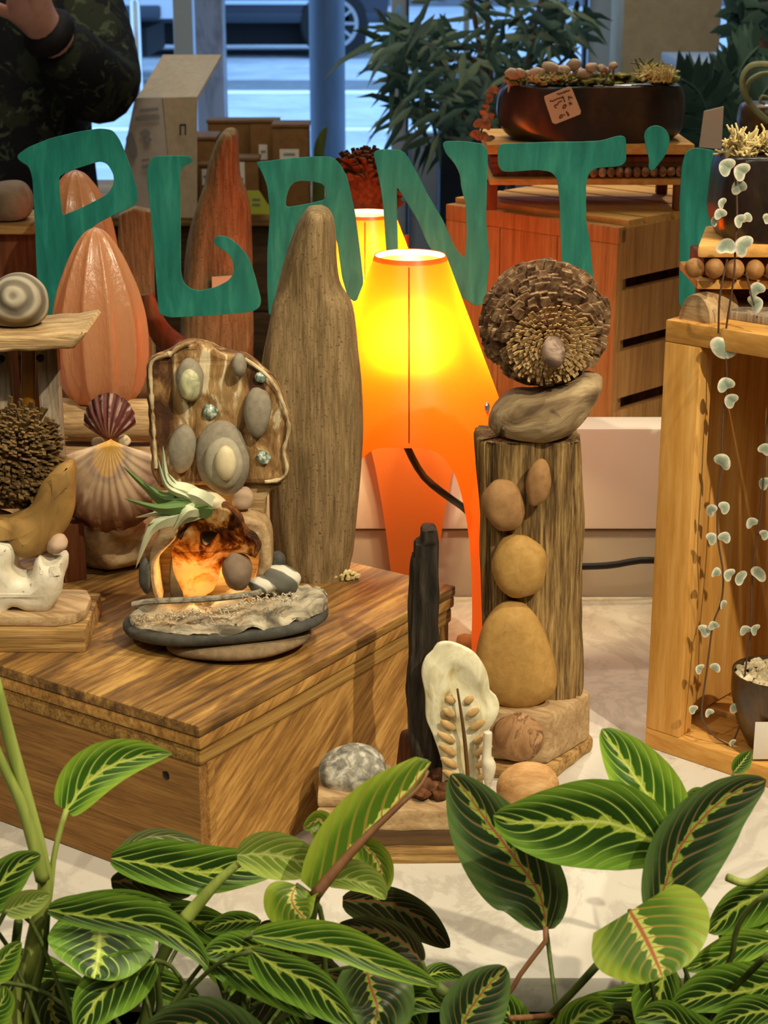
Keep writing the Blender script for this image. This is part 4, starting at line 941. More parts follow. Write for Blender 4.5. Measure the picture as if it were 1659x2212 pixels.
for k in range(6):
    z = .02 + k * .055; cbox(.05, CW, CDp - .006, CDp, z, z + .042, 'back_slat', M_pine_v)
cbox(0, CW, 0, .03, 0, .016, 'bottom_rail', M_pine_h)
for k in range(5):
    b = .034 + k * .039; cbox(.004, CW, b, b + .03, .004, .012, 'floor_slat', M_pine_h)
# coconut pot in the crate
cc = at(1668, 1520, f0.y - .03); Yk = cc.y
ck = thing('coconut_pot', 'polished brown coconut shell pot of pale gravel inside the pine crate', 'pot', (cc.x, Yk, .012))
kk = mpp(1520, Yk); ztp = at(1660, 1450, Yk).z; zbt = .0125
m = MB(); hgt = ztp - zbt
m.lathe([(.001, 0), (45 * kk, .002), (74 * kk, hgt * .35), (90 * kk, hgt * .75), (90 * kk, hgt), (86 * kk, hgt), (84 * kk, hgt - .006), (.001, hgt - .006)], (cc.x, Yk, zbt), 48); m.build('shell_bowl', M_coco, ck)
m = MB(); random.seed(4)
for k in range(160):
    a, q = random.uniform(0, 6.28), math.sqrt(random.random()) * 82 * kk
    m.ell((cc.x + q * math.cos(a), Yk + q * math.sin(a), ztp - .0045 + random.uniform(0, .003)), (random.uniform(.0022, .0042), random.uniform(.0022, .0042), random.uniform(.0015, .003)), (0, 0, a), .3, sub=1)
o = m.build('gravel', grainy('pale_gravel', [(.3, '#a8966f'), (.7, '#e3d6b4')], ns=60, bump=.1), ck); o['kind'] = 'stuff'
m = MB(); m.box(at(1655, 1600, Yk - 86 * kk), (.018, .0008, .030), bevel=.0003); m.build('price_tag', M_paper, ck)

# ------------------------------------------------------------------ half log and beaded stand on the crate
zc = CH
hl = at(1545, 650, f0.y - .012); kk = mpp(660, hl.y)
m = MB(); rows = []
for d in (-.02, -.019, .019, .02):
    row = []
    for k in range(33):
        a = math.pi * k / 32; r = 40 * kk * (1 if abs(d) < .0195 else .97)
        p = Vector((hl.x, hl.y + .02, zc)) + fx * (r * math.cos(a)) + fy * d + Vector((0, 0, r * 1.5 * math.sin(a))); row.append(p)
    rows.append(row)
m.grid(rows, True, cap=True); tag(m.build('half_log', M_block), 'half round log slice lying on top of the pine crate under the beaded stand', 'log')
m = MB(); m.prism([(cp(.012, .03, 0) + d).to_2d() for d in (Vector((0, 0, 0)), fx * .06, fx * .06 + fy * .05, fy * .05)], zc, zc + .006, .001)
tag(m.build('flat_board', M_drift_g), 'thin grey board lying on the corner of the pine crate behind the half log', 'board')
YB = f0.y - .005
bs = thing('beaded_stand', 'small wooden stand edged with round wooden beads on top of the pine crate', 'stand', (at(1620, 690, YB).x, YB + .04, zc))
def qbox(x0, x1, y0, y1, Y, dep, name, m, bev=.002):
    a, b = at(x0, y0, Y), at(x1, y1, Y); return MB().box(((a.x + b.x) / 2, Y + dep / 2, (a.z + b.z) / 2), (b.x - a.x, dep, a.z - b.z), bevel=bev).build(name, m, bs)
m = MB(); za, zb_ = at(1510, 530, YB).z, at(1510, 558, YB).z
m.prism([at(1506, 545, YB).to_2d(), at(1800, 545, YB).to_2d(), (at(1800, 545, YB + .09).x, YB + .09), (at(1520, 545, YB + .09).x, YB + .09)], zb_, za, .003); m.build('top_board', M_pine_h, bs)
qbox(1506, 1800, 606, 626, YB + .004, .08, 'lower_rail', M_pine_h)
qbox(1520, 1800, 558, 608, YB + .016, .06, 'frieze', M_brownwood)
lz = at(1520, 626, YB).z
for x in (1512, 1770):
    a = at(x, 626, YB + .02); MB().box((a.x + .006, YB + .03, (a.z + zc) / 2), (.012, .02, a.z - zc), bevel=.001).build('leg', M_brownwood, bs)
MB().box((at(1660, 660, YB).x, YB + .05, (lz + zc) / 2), (.075, .01, lz - zc - .001)).build('back_panel', M_brownwood, bs)
for k in range(6):
    MB().peb(1500 + k * 43.5, 579 + k * 1.2, 21, 22, YB - .001, .0068, 0, .05, 3).build('bead', M_bead, bs)

# pot of hearts on the stand
YPt = YB + .045
pt = thing('trailing_heart_plant', 'string of hearts trailing from a dark glazed bark pot at the right edge', 'plant', (at(1650, 530, YPt).x, YPt, za))
m = MB(); rows = [(330, 1560, 1790), (345, 1548, 1796), (380, 1538, 1800), (420, 1532, 1802), (450, 1531, 1800), (480, 1538, 1794), (505, 1550, 1780), (528, 1575, 1760)]
m.loft(rows, YPt, .6, 48, 40, .06, 60, 2.6, dabs=.043); m.build('bark_pot', M_pot, pt, angle=180)
def lichen(name, cx0, cx1, y0, y1, Y, dy, n, parent, mat, seed, ln=.012):
    random.seed(seed); m = MB()
    for k in range(n):
        p = at(random.uniform(cx0, cx1), random.uniform(y0, y1), Y + random.uniform(-dy, dy))
        for q in range(4):
            d = Vector((random.uniform(-1, 1), random.uniform(-1, .6), random.uniform(-.1, 1.2))).normalized(); e = p + d * ln * random.uniform(.4, 1)
            e2 = e + (d + Vector((random.uniform(-1, 1), random.uniform(-1, 1), random.uniform(-.5, 1)))).normalized() * ln * .4
            m.tube([p, e, e2], [.0013, .001, .0007], 5)
    o = m.build(name, mat, parent); o['kind'] = 'stuff' if parent is None else o.get('kind', 'stuff'); return o
lichen('lichen', 1570, 1720, 305, 345, YPt, .02, 110, pt, M_lichen, 8, .011)
M_heart = NT('heart_leaf')
def heart_mat():
    t = NT('heart_leaf'); tc = t.new('ShaderNodeUVMap'); sp = t.new('ShaderNodeSeparateXYZ'); t.l.new(tc.outputs[0], sp.inputs[0])
    n = t.noise(t.coord(), 240, 3); g = t.new('ShaderNodeNewGeometry')
    e = t.m_('ADD', sp.outputs[0], t.m_('MULTIPLY', t.m_('SUBTRACT', n, .5), .9))
    front = t.ramp(e, [(.35, '#8d9884'), (.72, '#a9b29c'), (.88, '#d8d2ba'), (1.0, '#dcc4b2')])
    col = t.mix(g.outputs['Backfacing'], front, lc('#b58f8c')); return t.fin(col, .5, .3)
M_heart = heart_mat(); M_vine = plain('vine_stem', '#5a4436', .7); M_heart_dry = grainy('brown_heart_leaf', [(.3, '#6b4a36'), (.7, '#b08a6b')], ns=90, bump=.1)
def heart(mbx, x, y, r, Y, ang=0.0, fold=.4, yaw=0.0):
    c = at(x, y, Y); k = mpp(y, Y) * r; rows, uvs = [], []
    M = Matrix.Rotation(yaw, 3, 'Z') @ Matrix.Rotation(ang, 3, 'Y')
    for i in range(7):
        q = i / 6; row, uu = [], []
        for j in range(24):
            t = 2 * math.pi * j / 24
            hx = 1.04 * math.sin(t) * (1 + .06 * math.cos(t)); hz = .82 * math.cos(t) - .10 * math.cos(2 * t) - (.22 * max(0, math.cos(t)) ** 14)
            px, pz = hx * q, hz * q - .1 * (1 - q)
            row.append(c + M @ Vector((px * k, -abs(px) * k * fold + .15 * k * q * q, pz * k))); uu.append((q, j / 24))
        rows.append(row); uvs.append(uu)
    return mbx.grid(rows, True, uvs)
random.seed(21)
YV = f0.y - .045
HL = [(1571, 361, 20), (1603, 371, 20), (1597, 405, 19), (1561, 439, 12), (1556, 463, 14), (1545, 478, 12), (1599, 477, 15), (1614, 472, 14), (1569, 534, 22), (1608, 532, 24), (1635, 626, 18), (1631, 657, 20), (1567, 748, 32), (1568, 832, 19), (1580, 866, 17), (1560, 998, 20), (1537, 1103, 15), (1564, 1097, 15), (1537, 1164, 15), (1565, 1162, 15), (1548, 1238, 14), (1576, 1242, 15), (1563, 1306, 11), (1521, 1363, 15), (1542, 1352, 12), (1512, 1445, 12), (1545, 1443, 12), (1498, 1533, 11), (1532, 1540, 11), (1652, 972, 16), (1652, 1045, 15), (1624, 1130, 14), (1650, 1155, 12), (1600, 1248, 17), (1638, 1240, 19), (1610, 1362, 13), (1632, 1360, 13), (1588, 1532, 14), (1606, 1545, 16), (1642, 1602, 8), (1560, 1645, 16), (1583, 1605, 9), (1655, 472, 12), (1640, 1690, 10)]
for i, (x, y, r) in enumerate(HL):
    m = MB(); Yh = YV + (.0 if y < 700 else .012) + random.uniform(-.004, .004)
    heart(m, x, y, r, Yh, R(random.choice([180, 150, 210, 120, 240])) if i not in (12,) else R(0), random.uniform(.05, .3), R(random.uniform(-40, 40)) + (math.pi if i in (8, 33, 34, 38, 40) else 0)); m.build('heart_leaf', M_heart, pt, angle=180)
m = MB()
def vine(P, r=.0007): m.tube([at(x, y, YV + (.0 if y < 700 else .012) + .002) for x, y in P], r, 6, len(P) * 6)
vine([(1582, 345), (1590, 400), (1592, 460), (1588, 540), (1585, 600), (1570, 700), (1567, 740), (1570, 830), (1562, 900), (1558, 1000), (1550, 1100), (1551, 1165), (1562, 1240), (1558, 1300), (1540, 1350), (1528, 1440), (1516, 1530), (1520, 1560), (1545, 1592), (1572, 1608)])
vine([(1571, 560), (1555, 640), (1552, 720)]); vine([(1612, 590), (1620, 625), (1630, 660)])
vine([(1660, 880), (1652, 970), (1648, 1045), (1640, 1130), (1625, 1240), (1622, 1360), (1610, 1450), (1604, 1540), (1585, 1600), (1562, 1640)])
m.build('vine', M_vine, pt)
# ------------------------------------------------------------------ prayer plants in the foreground
def leaf_mat(name, vein, patch, dark, mid, edge, NV=7, vw=.075, back='#8fa05a', backv='#b9c285'):
    t = NT(name); tc = t.new('ShaderNodeUVMap'); sp = t.new('ShaderNodeSeparateXYZ'); t.l.new(tc.outputs[0], sp.inputs[0])
    U, V = sp.outputs[0], t.m_('SUBTRACT', t.m_('MULTIPLY', sp.outputs[1], 2), 1); av = t.m_('ABSOLUTE', V)
    side = t.m_('MULTIPLY', t.m_('GREATER_THAN', V, 0), .5)
    ph = t.m_('ADD', t.m_('MULTIPLY', t.m_('SUBTRACT', U, t.m_('MULTIPLY', t.m_('POWER', av, 1.35), .46)), NV), side)
    fr = t.m_('FRACT', t.m_('ADD', ph, 20)); d = t.m_('ABSOLUTE', t.m_('SUBTRACT', fr, .5)); d = t.m_('SUBTRACT', .5, d)      # 0 on a vein, .5 between
    wv = t.m_('MULTIPLY', t.m_('SUBTRACT', 1.0, t.m_('MULTIPLY', av, .72)), vw)
    veinm = t.m_('SUBTRACT', 1.0, t.ss(t.m_('DIVIDE', d, wv), .55, 1.1)); veinm = t.m_('MULTIPLY', veinm, t.m_('SUBTRACT', 1.0, t.ss(av, .90, 1.0)))
    midm = t.m_('SUBTRACT', 1.0, t.ss(av, .018, .05))
    n = t.noise(t.coord(), 90, 4, .65, .8); nb = t.noise(t.coord(), 34, 3, .6, .5)
    zig = t.m_('ADD', t.m_('MULTIPLY', t.m_('SUBTRACT', .5, d), .28), t.m_('ADD', .03, t.m_('MULTIPLY', t.m_('SUBTRACT', n, .5), .34)))
    pm = t.m_('SUBTRACT', 1.0, t.ss(t.m_('SUBTRACT', av, zig), -.01, .03))
    blot = t.m_('MULTIPLY', t.m_('SUBTRACT', 1.0, t.ss(t.m_('ADD', av, t.m_('MULTIPLY', t.m_('SUBTRACT', nb, .5), .5)), .42, .78)), t.ss(d, .05, .17))
    em = t.ss(t.m_('ADD', av, t.m_('MULTIPLY', t.m_('SUBTRACT', nb, .5), .4)), .55, 1.0)
    fine = t.m_('MULTIPLY', t.m_('ADD', t.m_('SINE', t.m_('MULTIPLY', ph, 50)), 1), .5)
    base = t.mix(em, lc(mid), lc(edge)); base = t.mix(t.m_('MULTIPLY', fine, .22), base, lc(edge))
    c = t.mix(blot, base, lc(dark)); c = t.mix(pm, c, lc(patch)); c = t.mix(veinm, c, lc(vein)); c = t.mix(midm, c, lc(vein))
    bk = t.mix(t.m_('MULTIPLY', veinm, .6), lc(back), lc(backv)); g = t.new('ShaderNodeNewGeometry'); col = t.mix(g.outputs['Backfacing'], c, bk)
    hb = t.m_('ADD', t.m_('MULTIPLY', d, .8), t.m_('MULTIPLY', fine, .12)); t.bump(hb, .5, .0015)
    t.fin(col, .34, .45)
    tr = t.new('ShaderNodeBsdfTranslucent'); t.l.new(col, tr.inputs[0]); mx = t.new('ShaderNodeMixShader'); mx.inputs[0].default_value = .22
    t.l.new(t.p.outputs[0], mx.inputs[1]); t.l.new(tr.outputs[0], mx.inputs[2]); t.l.new(mx.outputs[0], t.out.inputs[0]); return t.m
ML = leaf_mat('lime_veined_leaf', '#d6e27c', '#a5c03c', '#2b4a17', '#537d26', '#7aa636', vw=.058)
MLb = leaf_mat('bright_lime_leaf', '#dbe585', '#b0c744', '#406a1e', '#70a02e', '#98bd3c', vw=.058)
MP = leaf_mat('pale_lime_leaf', '#cdd886', '#b4c25f', '#7f9a3a', '#94a94b', '#a9bb55', vw=.10)
MR = leaf_mat('red_veined_leaf', '#a5604a', '#93b443', '#26391d', '#456237', '#628244', NV=8, vw=.055)
MRb = leaf_mat('bright_red_veined_leaf', '#b0673f', '#c3cd6a', '#4f701d', '#6f9428', '#98ac38', NV=7, vw=.06)
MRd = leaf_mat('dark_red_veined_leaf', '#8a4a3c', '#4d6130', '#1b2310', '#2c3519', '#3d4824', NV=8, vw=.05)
MG = leaf_mat('grey_leaf_back', '#b9bf88', '#8b9464', '#6d7a4a', '#7d8a58', '#8d9868', NV=5, vw=.14)

def leaf(parent, mat, mid, wa, wb, Y, dY=0.0, cup=.25, tipw=.9, basew=1.0, prof=None, wave=.0, nu=40, nv=17, twist=0.0, name='leaf', fold=None):
    """mid: midrib pixels from base to tip; wa: half width (px) on the side right-hand/below when walking to the tip, wb on the other.
    Y distance at the base, dY change to the tip, cup: how far the edges stand off the midrib (in half widths, + towards the camera)"""
    P = catmull([(p[0], p[1], 0) for p in mid], nu, False); rows, uvs = [], []
    for i, p in enumerate(P):
        u = i / (nu - 1); d = P[min(nu - 1, i + 1)] - P[max(0, i - 1)]; L = math.hypot(d.x, d.y) or 1; nx, ny = -d.y / L, d.x / L
        s = prof(u) if prof else (max(0, math.sin(math.pi * min(1, .03 + u ** .82 * .965))) ** .62)
        if u > .985: s *= .35
        yy = Y + dY * u
        row, uu = [], []
        for j in range(nv):
            v = -1 + 2 * j / (nv - 1); wd = (wa if v > 0 else wb) * s
            off = abs(v) * wd
            k = mpp(p.y, yy)
            e = -cup * abs(v) ** 1.6 * max(wa, wb) * s * k + twist * v * wd * k
            e += wave * k * 20 * math.sin(u * 17 + (3 if v > 0 else 0)) * abs(v) ** 3 * s
            e += .010 * k * 20 * math.sin(math.pi * u) * -1
            sgn = 1 if v > 0 else -1
            row.append(at(p.x + nx * off * sgn, p.y + ny * off * sgn, yy + e)); uu.append((u, (v + 1) / 2))
        rows.append(row); uvs.append(uu)
    # make the upper face look to the camera
    o_ = MB().grid(rows, uvs=uvs).build2(name, mat, parent)
    if mid[0][1] > 1950:
        c = root_loc(parent); b0 = at(mid[0][0], mid[0][1], Y + .004); px = c.x + .05 * math.sin(mid[0][0]); py = c.y + .03 * math.cos(mid[0][1])
        k = b0.z if b0.z > 0 else 0.0
        MB().tube([b0, Vector((b0.x + (px - b0.x) * .25, b0.y + .012, b0.z - .02)), Vector((b0.x + (px - b0.x) * .8, py, -.01)), Vector((px, py, -.04))], .0013, 6, 16).build('stem', M_stem_d, parent, angle=180)
    return o_
def build2(s, name, mat, parent):
    me = bpy.data.meshes.new(name); off = root_loc(parent)
    me.from_pydata([v - off for v in s.v], [], s.f)
    ul = me.uv_layers.new(name='UVMap')
    for l in me.loops: ul.data[l.index].uv = s.uv[l.vertex_index]
    nrm = Vector((0, 0, 0)); camv = Vector((0, 0, H)) - off
    tot = 0
    for p in me.polygons: tot += p.normal.dot((camv - p.center).normalized()) * p.area
    if tot < 0: me.flip_normals()
    me.shade_smooth(); me.materials.append(mat)
    o = bpy.data.objects.new(name, me); COL.objects.link(o); o.parent = parent; return o
MB.build2 = build2

YA = .86
pa = thing('prayer_plant', 'leafy prayer plant in the left foreground before the wooden box', 'plant', (-.12, YA - .03, ZF))
pb = thing('prayer_plant', 'prayer plant with red and lime veined leaves in the right foreground', 'plant', (.15, YA - .03, ZF))
def stem(parent, P, r0, r1, Y0, Y1, mat, n=24, nm='stem'):
    m = len(P); m_ = MB(); m_.tube([at(x, y, Y0 + (Y1 - Y0) * i / (m - 1)) for i, (x, y) in enumerate(P)] + ([Vector((root_loc(parent).x + .04 * math.sin(P[0][0]), YA - .01, -.035))] if P[-1][1] > 2200 else []), lambda t: (r0 + (r1 - r0) * t) * mpp(1900, YA), 10, n); return m_.build(nm, mat, parent, angle=180)
# --- left plant
stem(pa, [(-12, 1470), (22, 1600), (60, 1740), (88, 1850), (97, 1930), (70, 2050), (55, 2260)], 13, 24, YA, YA, M_stem, 40)
stem(pa, [(-20, 1590), (10, 1660), (45, 1735), (75, 1830), (92, 1900)], 9, 16, YA - .006, YA - .006, M_stem)
stem(pa, [(144, 1748), (128, 1800), (115, 1860), (108, 1930), (90, 2040), (70, 2260)], 6, 9, YA + .01, YA, M_stem, 30)
leaf(pa, MLb, [(142, 1752), (190, 1690), (240, 1655), (300, 1636), (371, 1628)], 44, 62, YA + .01, .01, .18, prof=lambda u: max(.09, (math.sin(math.pi * min(1, .12 + u ** .8 * .88))) ** .8))
leaf(pa, ML, [(-70, 1990), (-20, 1930), (40, 1870), (88, 1846)], 48, 44, YA - .02, 0, .15)
leaf(pa, MP, [(10, 1968), (50, 1955), (108, 1932)], 30, 30, YA - .03, 0, .3)
stem(pa, [(12, 1968), (-10, 2010), (-30, 2060)], 5, 6, YA - .03, YA - .03, M_stem_d)
leaf(pa, ML, [(214, 1975), (215, 2030), (210, 2080), (202, 2114)], 112, 120, YA - .005, -.035, -.05, prof=lambda u: math.sin(math.pi * min(1, .18 + u * .80)) ** .6)
leaf(pa, ML, [(104, 1966), (170, 1978), (260, 1988), (340, 2005), (410, 2050), (449, 2090)], 30, 58, YA - .02, -.03, .12)
leaf(pa, ML, [(104, 1966), (180, 1950), (280, 1940), (370, 1955)], 16, 22, YA - .01, -.01, .4)
stem(pa, [(104, 1966), (98, 2050), (85, 2260)], 6, 9, YA - .012, YA, M_stem_d)
leaf(pa, ML, [(240, 1855), (330, 1868), (430, 1884), (520, 1880), (620, 1872)], 50, 62, YA + .03, .02, .15)
leaf(pa, MG, [(252, 1848), (300, 1815), (360, 1806), (432, 1818)], 26, 18, YA + .045, .01, .3)
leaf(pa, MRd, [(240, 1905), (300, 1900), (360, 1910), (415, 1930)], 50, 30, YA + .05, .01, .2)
stem(pa, [(400, 1985), (430, 1950), (470, 1905), (520, 1862), (545, 1850)], 17, 7, YA + .005, YA + .015, M_stem)
stem(pa, [(400, 1985), (340, 2090), (300, 2260)], 14, 14, YA + .005, YA, M_stem_d)
leaf(pa, MP, [(512, 1848), (570, 1845), (640, 1858), (705, 1880)], 52, 52, YA + .01, .01, .35)
leaf(pa, MRb, [(684, 1932), (740, 1868), (820, 1775), (890, 1700), (931, 1646)], 7, 92, YA - .01, .03, .12, prof=lambda u: math.sin(math.pi * min(1, .10 + u ** .9 * .86)) ** .6)
stem(pa, [(680, 1935), (720, 1885), (790, 1808), (860, 1742), (905, 1700), (925, 1665)], 14, 3, YA - .014, YA + .015, M_stalk)
leaf(pa, MRb, [(735, 1830), (705, 1790), (690, 1770), (655, 1790)], 24, 34, YA + .03, .0, .2)
leaf(pa, MRb, [(770, 1815), (810, 1850), (825, 1895), (815, 1945)], 46, 30, YA + .02, -.01, .3)
leaf(pa, MP, [(700, 1905), (750, 1900), (800, 1915), (833, 1943)], 22, 46, YA + .005, -.01, .35)
leaf(pa, MRb, [(640, 1912), (630, 1940), (640, 1965), (665, 1990)], 62, 64, YA - .01, -.02, -.1)
leaf(pa, MLb, [(545, 2022), (620, 2030), (720, 2045), (830, 2090), (948, 2132)], 26, 52, YA - .03, -.02, .15)
leaf(pa, ML, [(575, 2040), (530, 2048), (480, 2052), (440, 2062)], 40, 40, YA - .02, -.01, .1)
leaf(pa, ML, [(545, 2055), (600, 2090), (680, 2130), (765, 2215)], 62, 40, YA - .045, -.01, .1)
leaf(pa, ML, [(435, 2068), (510, 2095), (590, 2135), (680, 2200)], 40, 34, YA - .025, -.01, .1)
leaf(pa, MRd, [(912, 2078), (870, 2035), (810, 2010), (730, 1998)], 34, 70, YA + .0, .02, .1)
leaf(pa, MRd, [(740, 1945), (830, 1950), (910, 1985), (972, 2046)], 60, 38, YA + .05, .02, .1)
leaf(pa, MR, [(790, 2085), (800, 2130), (815, 2180), (800, 2230)], 80, 88, YA - .01, -.02, -.1, prof=lambda u: math.sin(math.pi * min(1, .16 + u * .80)) ** .6)
leaf(pa, ML, [(335, 2075), (270, 2110), (210, 2160), (170, 2235)], 60, 66, YA - .02, -.02, .05)
leaf(pa, MR, [(590, 2330), (520, 2260), (430, 2215), (300, 2235)], 70, 112, YA - .06, .01, .15)
leaf(pa, MLb, [(-30, 2120), (0, 2080), (25, 2050), (46, 2035)], 40, 20, YA - .03, .0, .2)
leaf(pa, MLb, [(-40, 2240), (-15, 2190), (5, 2160), (8, 2130)], 40, 24, YA - .04, .0, .2)
leaf(pa, ML, [(560, 1990), (500, 1990), (440, 2010)], 22, 30, YA + .02, .02, .1)
leaf(pa, ML, [(905, 2120), (950, 2100), (1000, 2110)], 22, 22, YA + .03, .02, .1)
for P_, a_, b_, mt_, Y_ in (([(150, 1990), (230, 2060), (330, 2120), (430, 2150)], 60, 50, ML, .05), ([(420, 2010), (520, 2080), (600, 2150), (660, 2230)], 70, 60, ML, .06), ([(700, 2080), (600, 2140), (520, 2200), (470, 2260)], 60, 60, MRd, .05),
    ([(900, 2060), (860, 2130), (880, 2200), (900, 2260)], 60, 60, ML, .05), ([(30, 2060), (90, 2120), (160, 2170), (220, 2240)], 55, 60, ML, .04), ([(560, 2000), (640, 2050), (700, 2100), (760, 2120)], 50, 44, MRd, .06), ([(330, 1960), (420, 1990), (500, 2020), (560, 2030)], 40, 40, ML, .06), ([(760, 2230), (820, 2180), (900, 2160), (960, 2180)], 40, 44, ML, .04), ([(120, 2120), (110, 2180), (140, 2240), (150, 2280)], 50, 50, MR, .02)):
    leaf(pa, mt_, P_, a_, b_, YA + Y_, .0, .12)
for P, a, b, mt in (([(640, 1912), (690, 1960), (700, 2080), (690, 2260)], 6, 8, M_stem_d), ([(684, 1932), (672, 2000), (650, 2100), (640, 2260)], 9, 9, M_stem_d), ([(545, 2022), (520, 2100), (500, 2260)], 6, 8, M_stem_d), ([(912, 2078), (930, 2130), (960, 2250)], 5, 6, M_stem_d), ([(335, 2075), (345, 2160), (350, 2260)], 7, 8, M_stem_d), ([(945, 2132), (985, 2170), (1005, 2260)], 12, 16, M_stem_d), ([(40, 1990), (30, 2080), (20, 2260)], 10, 12, M_stem_d)):
    stem(pa, P, a, b, YA - .01, YA, mt)
# --- right plant
leaf(pb, MR, [(1180, 2008), (1165, 1930), (1110, 1850), (1050, 1770), (1010, 1715), (975, 1672)], 75, 108, YA + .01, .015, .12)
stem(pb, [(1178, 2002), (1180, 2030), (1150, 2070), (1110, 2130), (1060, 2260)], 6, 5, YA + .01, YA, M_stalk)
leaf(pb, ML, [(1446, 1842), (1380, 1800), (1300, 1775), (1200, 1778), (1120, 1775), (1066, 1762)], 92, 104, YA - .015, -.01, .12)
leaf(pb, MLb, [(1476, 1812), (1430, 1760), (1380, 1690), (1335, 1625), (1300, 1575)], 78, 58, YA + .01, .02, .15)
leaf(pb, MR, [(1415, 1985), (1440, 1900), (1475, 1820), (1540, 1745), (1600, 1705), (1655, 1685)], 100, 62, YA - .03, .01, .12)
stem(pb, [(1470, 1812), (1450, 1870), (1420, 1950), (1400, 2010)], 6, 8, YA - .01, YA - .03, M_stem)
leaf(pb, MRb, [(1360, 1968), (1385, 2010), (1410, 2060), (1432, 2112)], 122, 150, YA - .045, -.035, -.05, prof=lambda u: math.sin(math.pi * min(1, .2 + u * .76)) ** .55)
leaf(pb, ML, [(1700, 1900), (1650, 1930), (1590, 1960), (1530, 2015)], 40, 60, YA + .02, 0, .1)
leaf(pb, MLb, [(1670, 2030), (1610, 2045), (1550, 2070), (1480, 2095)], 40, 34, YA + .0, 0, .2)
leaf(pb, ML, [(1700, 2110), (1620, 2140), (1530, 2150), (1450, 2180)], 66, 46, YA - .03, 0, .1)
leaf(pb, MR, [(985, 2250), (1010, 2190), (1045, 2140), (1092, 2088)], 75, 62, YA - .03, .01, .1)
leaf(pb, MLb, [(1215, 2250), (1240, 2205), (1280, 2180), (1325, 2190)], 50, 36, YA - .03, 0, .2)
leaf(pb, ML, [(1560, 2250), (1480, 2220), (1430, 2190), (1372, 2200)], 40, 40, YA - .05, 0, .2)
leaf(pb, ML, [(1690, 2190), (1640, 2185), (1590, 2200), (1530, 2240)], 40, 40, YA - .05, 0, .2)
leaf(pb, ML, [(1585, 1668), (1600, 1650), (1622, 1622)], 20, 18, YA + .06, 0, .2)
leaf(pb, ML, [(1540, 1770), (1510, 1720), (1475, 1738)], 22, 18, YA + .05, 0, .2)
leaf(pb, ML, [(1440, 2080), (1430, 2130), (1420, 2190), (1425, 2260)], 60, 42, YA - .01, 0, .2)
leaf(pb, ML, [(1690, 1980), (1640, 1985), (1580, 2000), (1555, 2030)], 30, 30, YA + .03, 0, .2)
for P_, a_, b_, mt_, Y_ in (([(1420, 2130), (1340, 2170), (1260, 2190), (1180, 2230)], 40, 40, ML, .03), ([(1600, 2080), (1560, 2140), (1500, 2200), (1470, 2260)], 60, 50, MR, .03), ([(1690, 2060), (1640, 2110), (1600, 2170), (1590, 2240)], 60, 50, ML, .02), ([(1120, 2260), (1110, 2210), (1080, 2170), (1040, 2150)], 40, 40, ML, .03), ([(1380, 2240), (1350, 2200), (1300, 2230), (1260, 2260)], 40, 40, MR, .0)):
    leaf(pb, mt_, P_, a_, b_, YA + Y_, .0, .12)
for P, a, b, Y0, mt in (([(1290, 2085), (1230, 2150), (1180, 2200), (1100, 2280)], 9, 8, YA - .03, M_stem_d), ([(1415, 1985), (1395, 2090), (1380, 2260)], 8, 9, YA - .03, M_stem_d), ([(1660, 1930), (1620, 1960), (1590, 2010), (1575, 2080), (1500, 2180), (1440, 2270)], 6, 8, YA - .03, M_stem_d), ([(1660, 2060), (1600, 2120), (1540, 2180), (1480, 2260)], 7, 8, YA - .05, M_stem_d), ([(1100, 2200), (1180, 2195), (1270, 2180)], 7, 7, YA - .03, M_stalk), ([(1700, 1850), (1620, 1905), (1570, 1895)], 7, 9, YA - .0, M_stem)):
    stem(pb, P, a, b, Y0, YA, mt)
for root, xc in ((pa, -.12), (pb, .15)):
    yc = YA - .03
    m = MB(); m.lathe([(.001, 0), (.075, 0), (.088, .76), (.091, .76), (.091, .78), (.084, .78), (.082, .755), (.001, .752)], (xc, yc, ZF), 44); m.build('planter', M_planter, root)
    m = MB(); m.lathe([(.001, .757), (.081, .755)], (xc, yc, ZF), 30, capb=False)
    for k in range(70): m.ell((xc + random.uniform(-.055, .055), yc + random.uniform(-.055, .055), ZF + .757), (.006, .006, .005), amp=.5, sub=1)
    o = m.build('soil', M_soil, root); o['kind'] = 'stuff'
stem(pb, [(1585, 1668), (1560, 1740), (1530, 1850), (1500, 1960)], 3, 4, YA + .06, YA + .03, M_stem_d)
stem(pb, [(1540, 1770), (1530, 1850), (1500, 1960), (1470, 2260)], 3, 5, YA + .05, YA + .02, M_stem_d)
# ------------------------------------------------------------------ what the mirror shows, built as solid things behind the clear pane
# solid copies standing in for the reflections of lamp, bud and driftwood
vx = at(792, 462, 1.815).x
make_lamp(vx, 1.815, 'mirrored copy of the orange lamp glowing behind the glass between the letters A and N', 0.955, 14.0, cord=False, legrot=R(60))
EG2 = [(367, 2), (374, 20), (390, 36), (415, 54), (440, 66), (480, 77), (520, 84), (560, 88), (600, 90), (640, 88), (690, 78), (720, 66)]
egg(181, EG2, 1.80, 'mirrored copy of the ribbed orange glass bud seen through the letter P')
dk = MB(); a = at(181, 722, 1.80); dk.box((a.x, 1.80, a.z / 2), (.07, .07, a.z - .001), bevel=.003); tag(dk.build('block', M_dark), 'dark wooden block under the mirrored orange glass bud behind the glass', 'block')
rows = [(276, 494, 502), (280, 484, 509), (295, 472, 514), (320, 462, 515), (350, 452, 517), (380, 446, 520), (397, 443, 526), (410, 436, 534), (440, 426, 540), (500, 412, 542), (560, 404, 543), (620, 398, 543), (700, 392, 541), (780, 388, 541), (900, 384, 545), (1002, 382, 548)]
m = MB().loft(rows, 2.02, .45, 48, 80, .14, 60, 2.3, zs=.12, dabs=.026, grooves=3, gamp=.1)
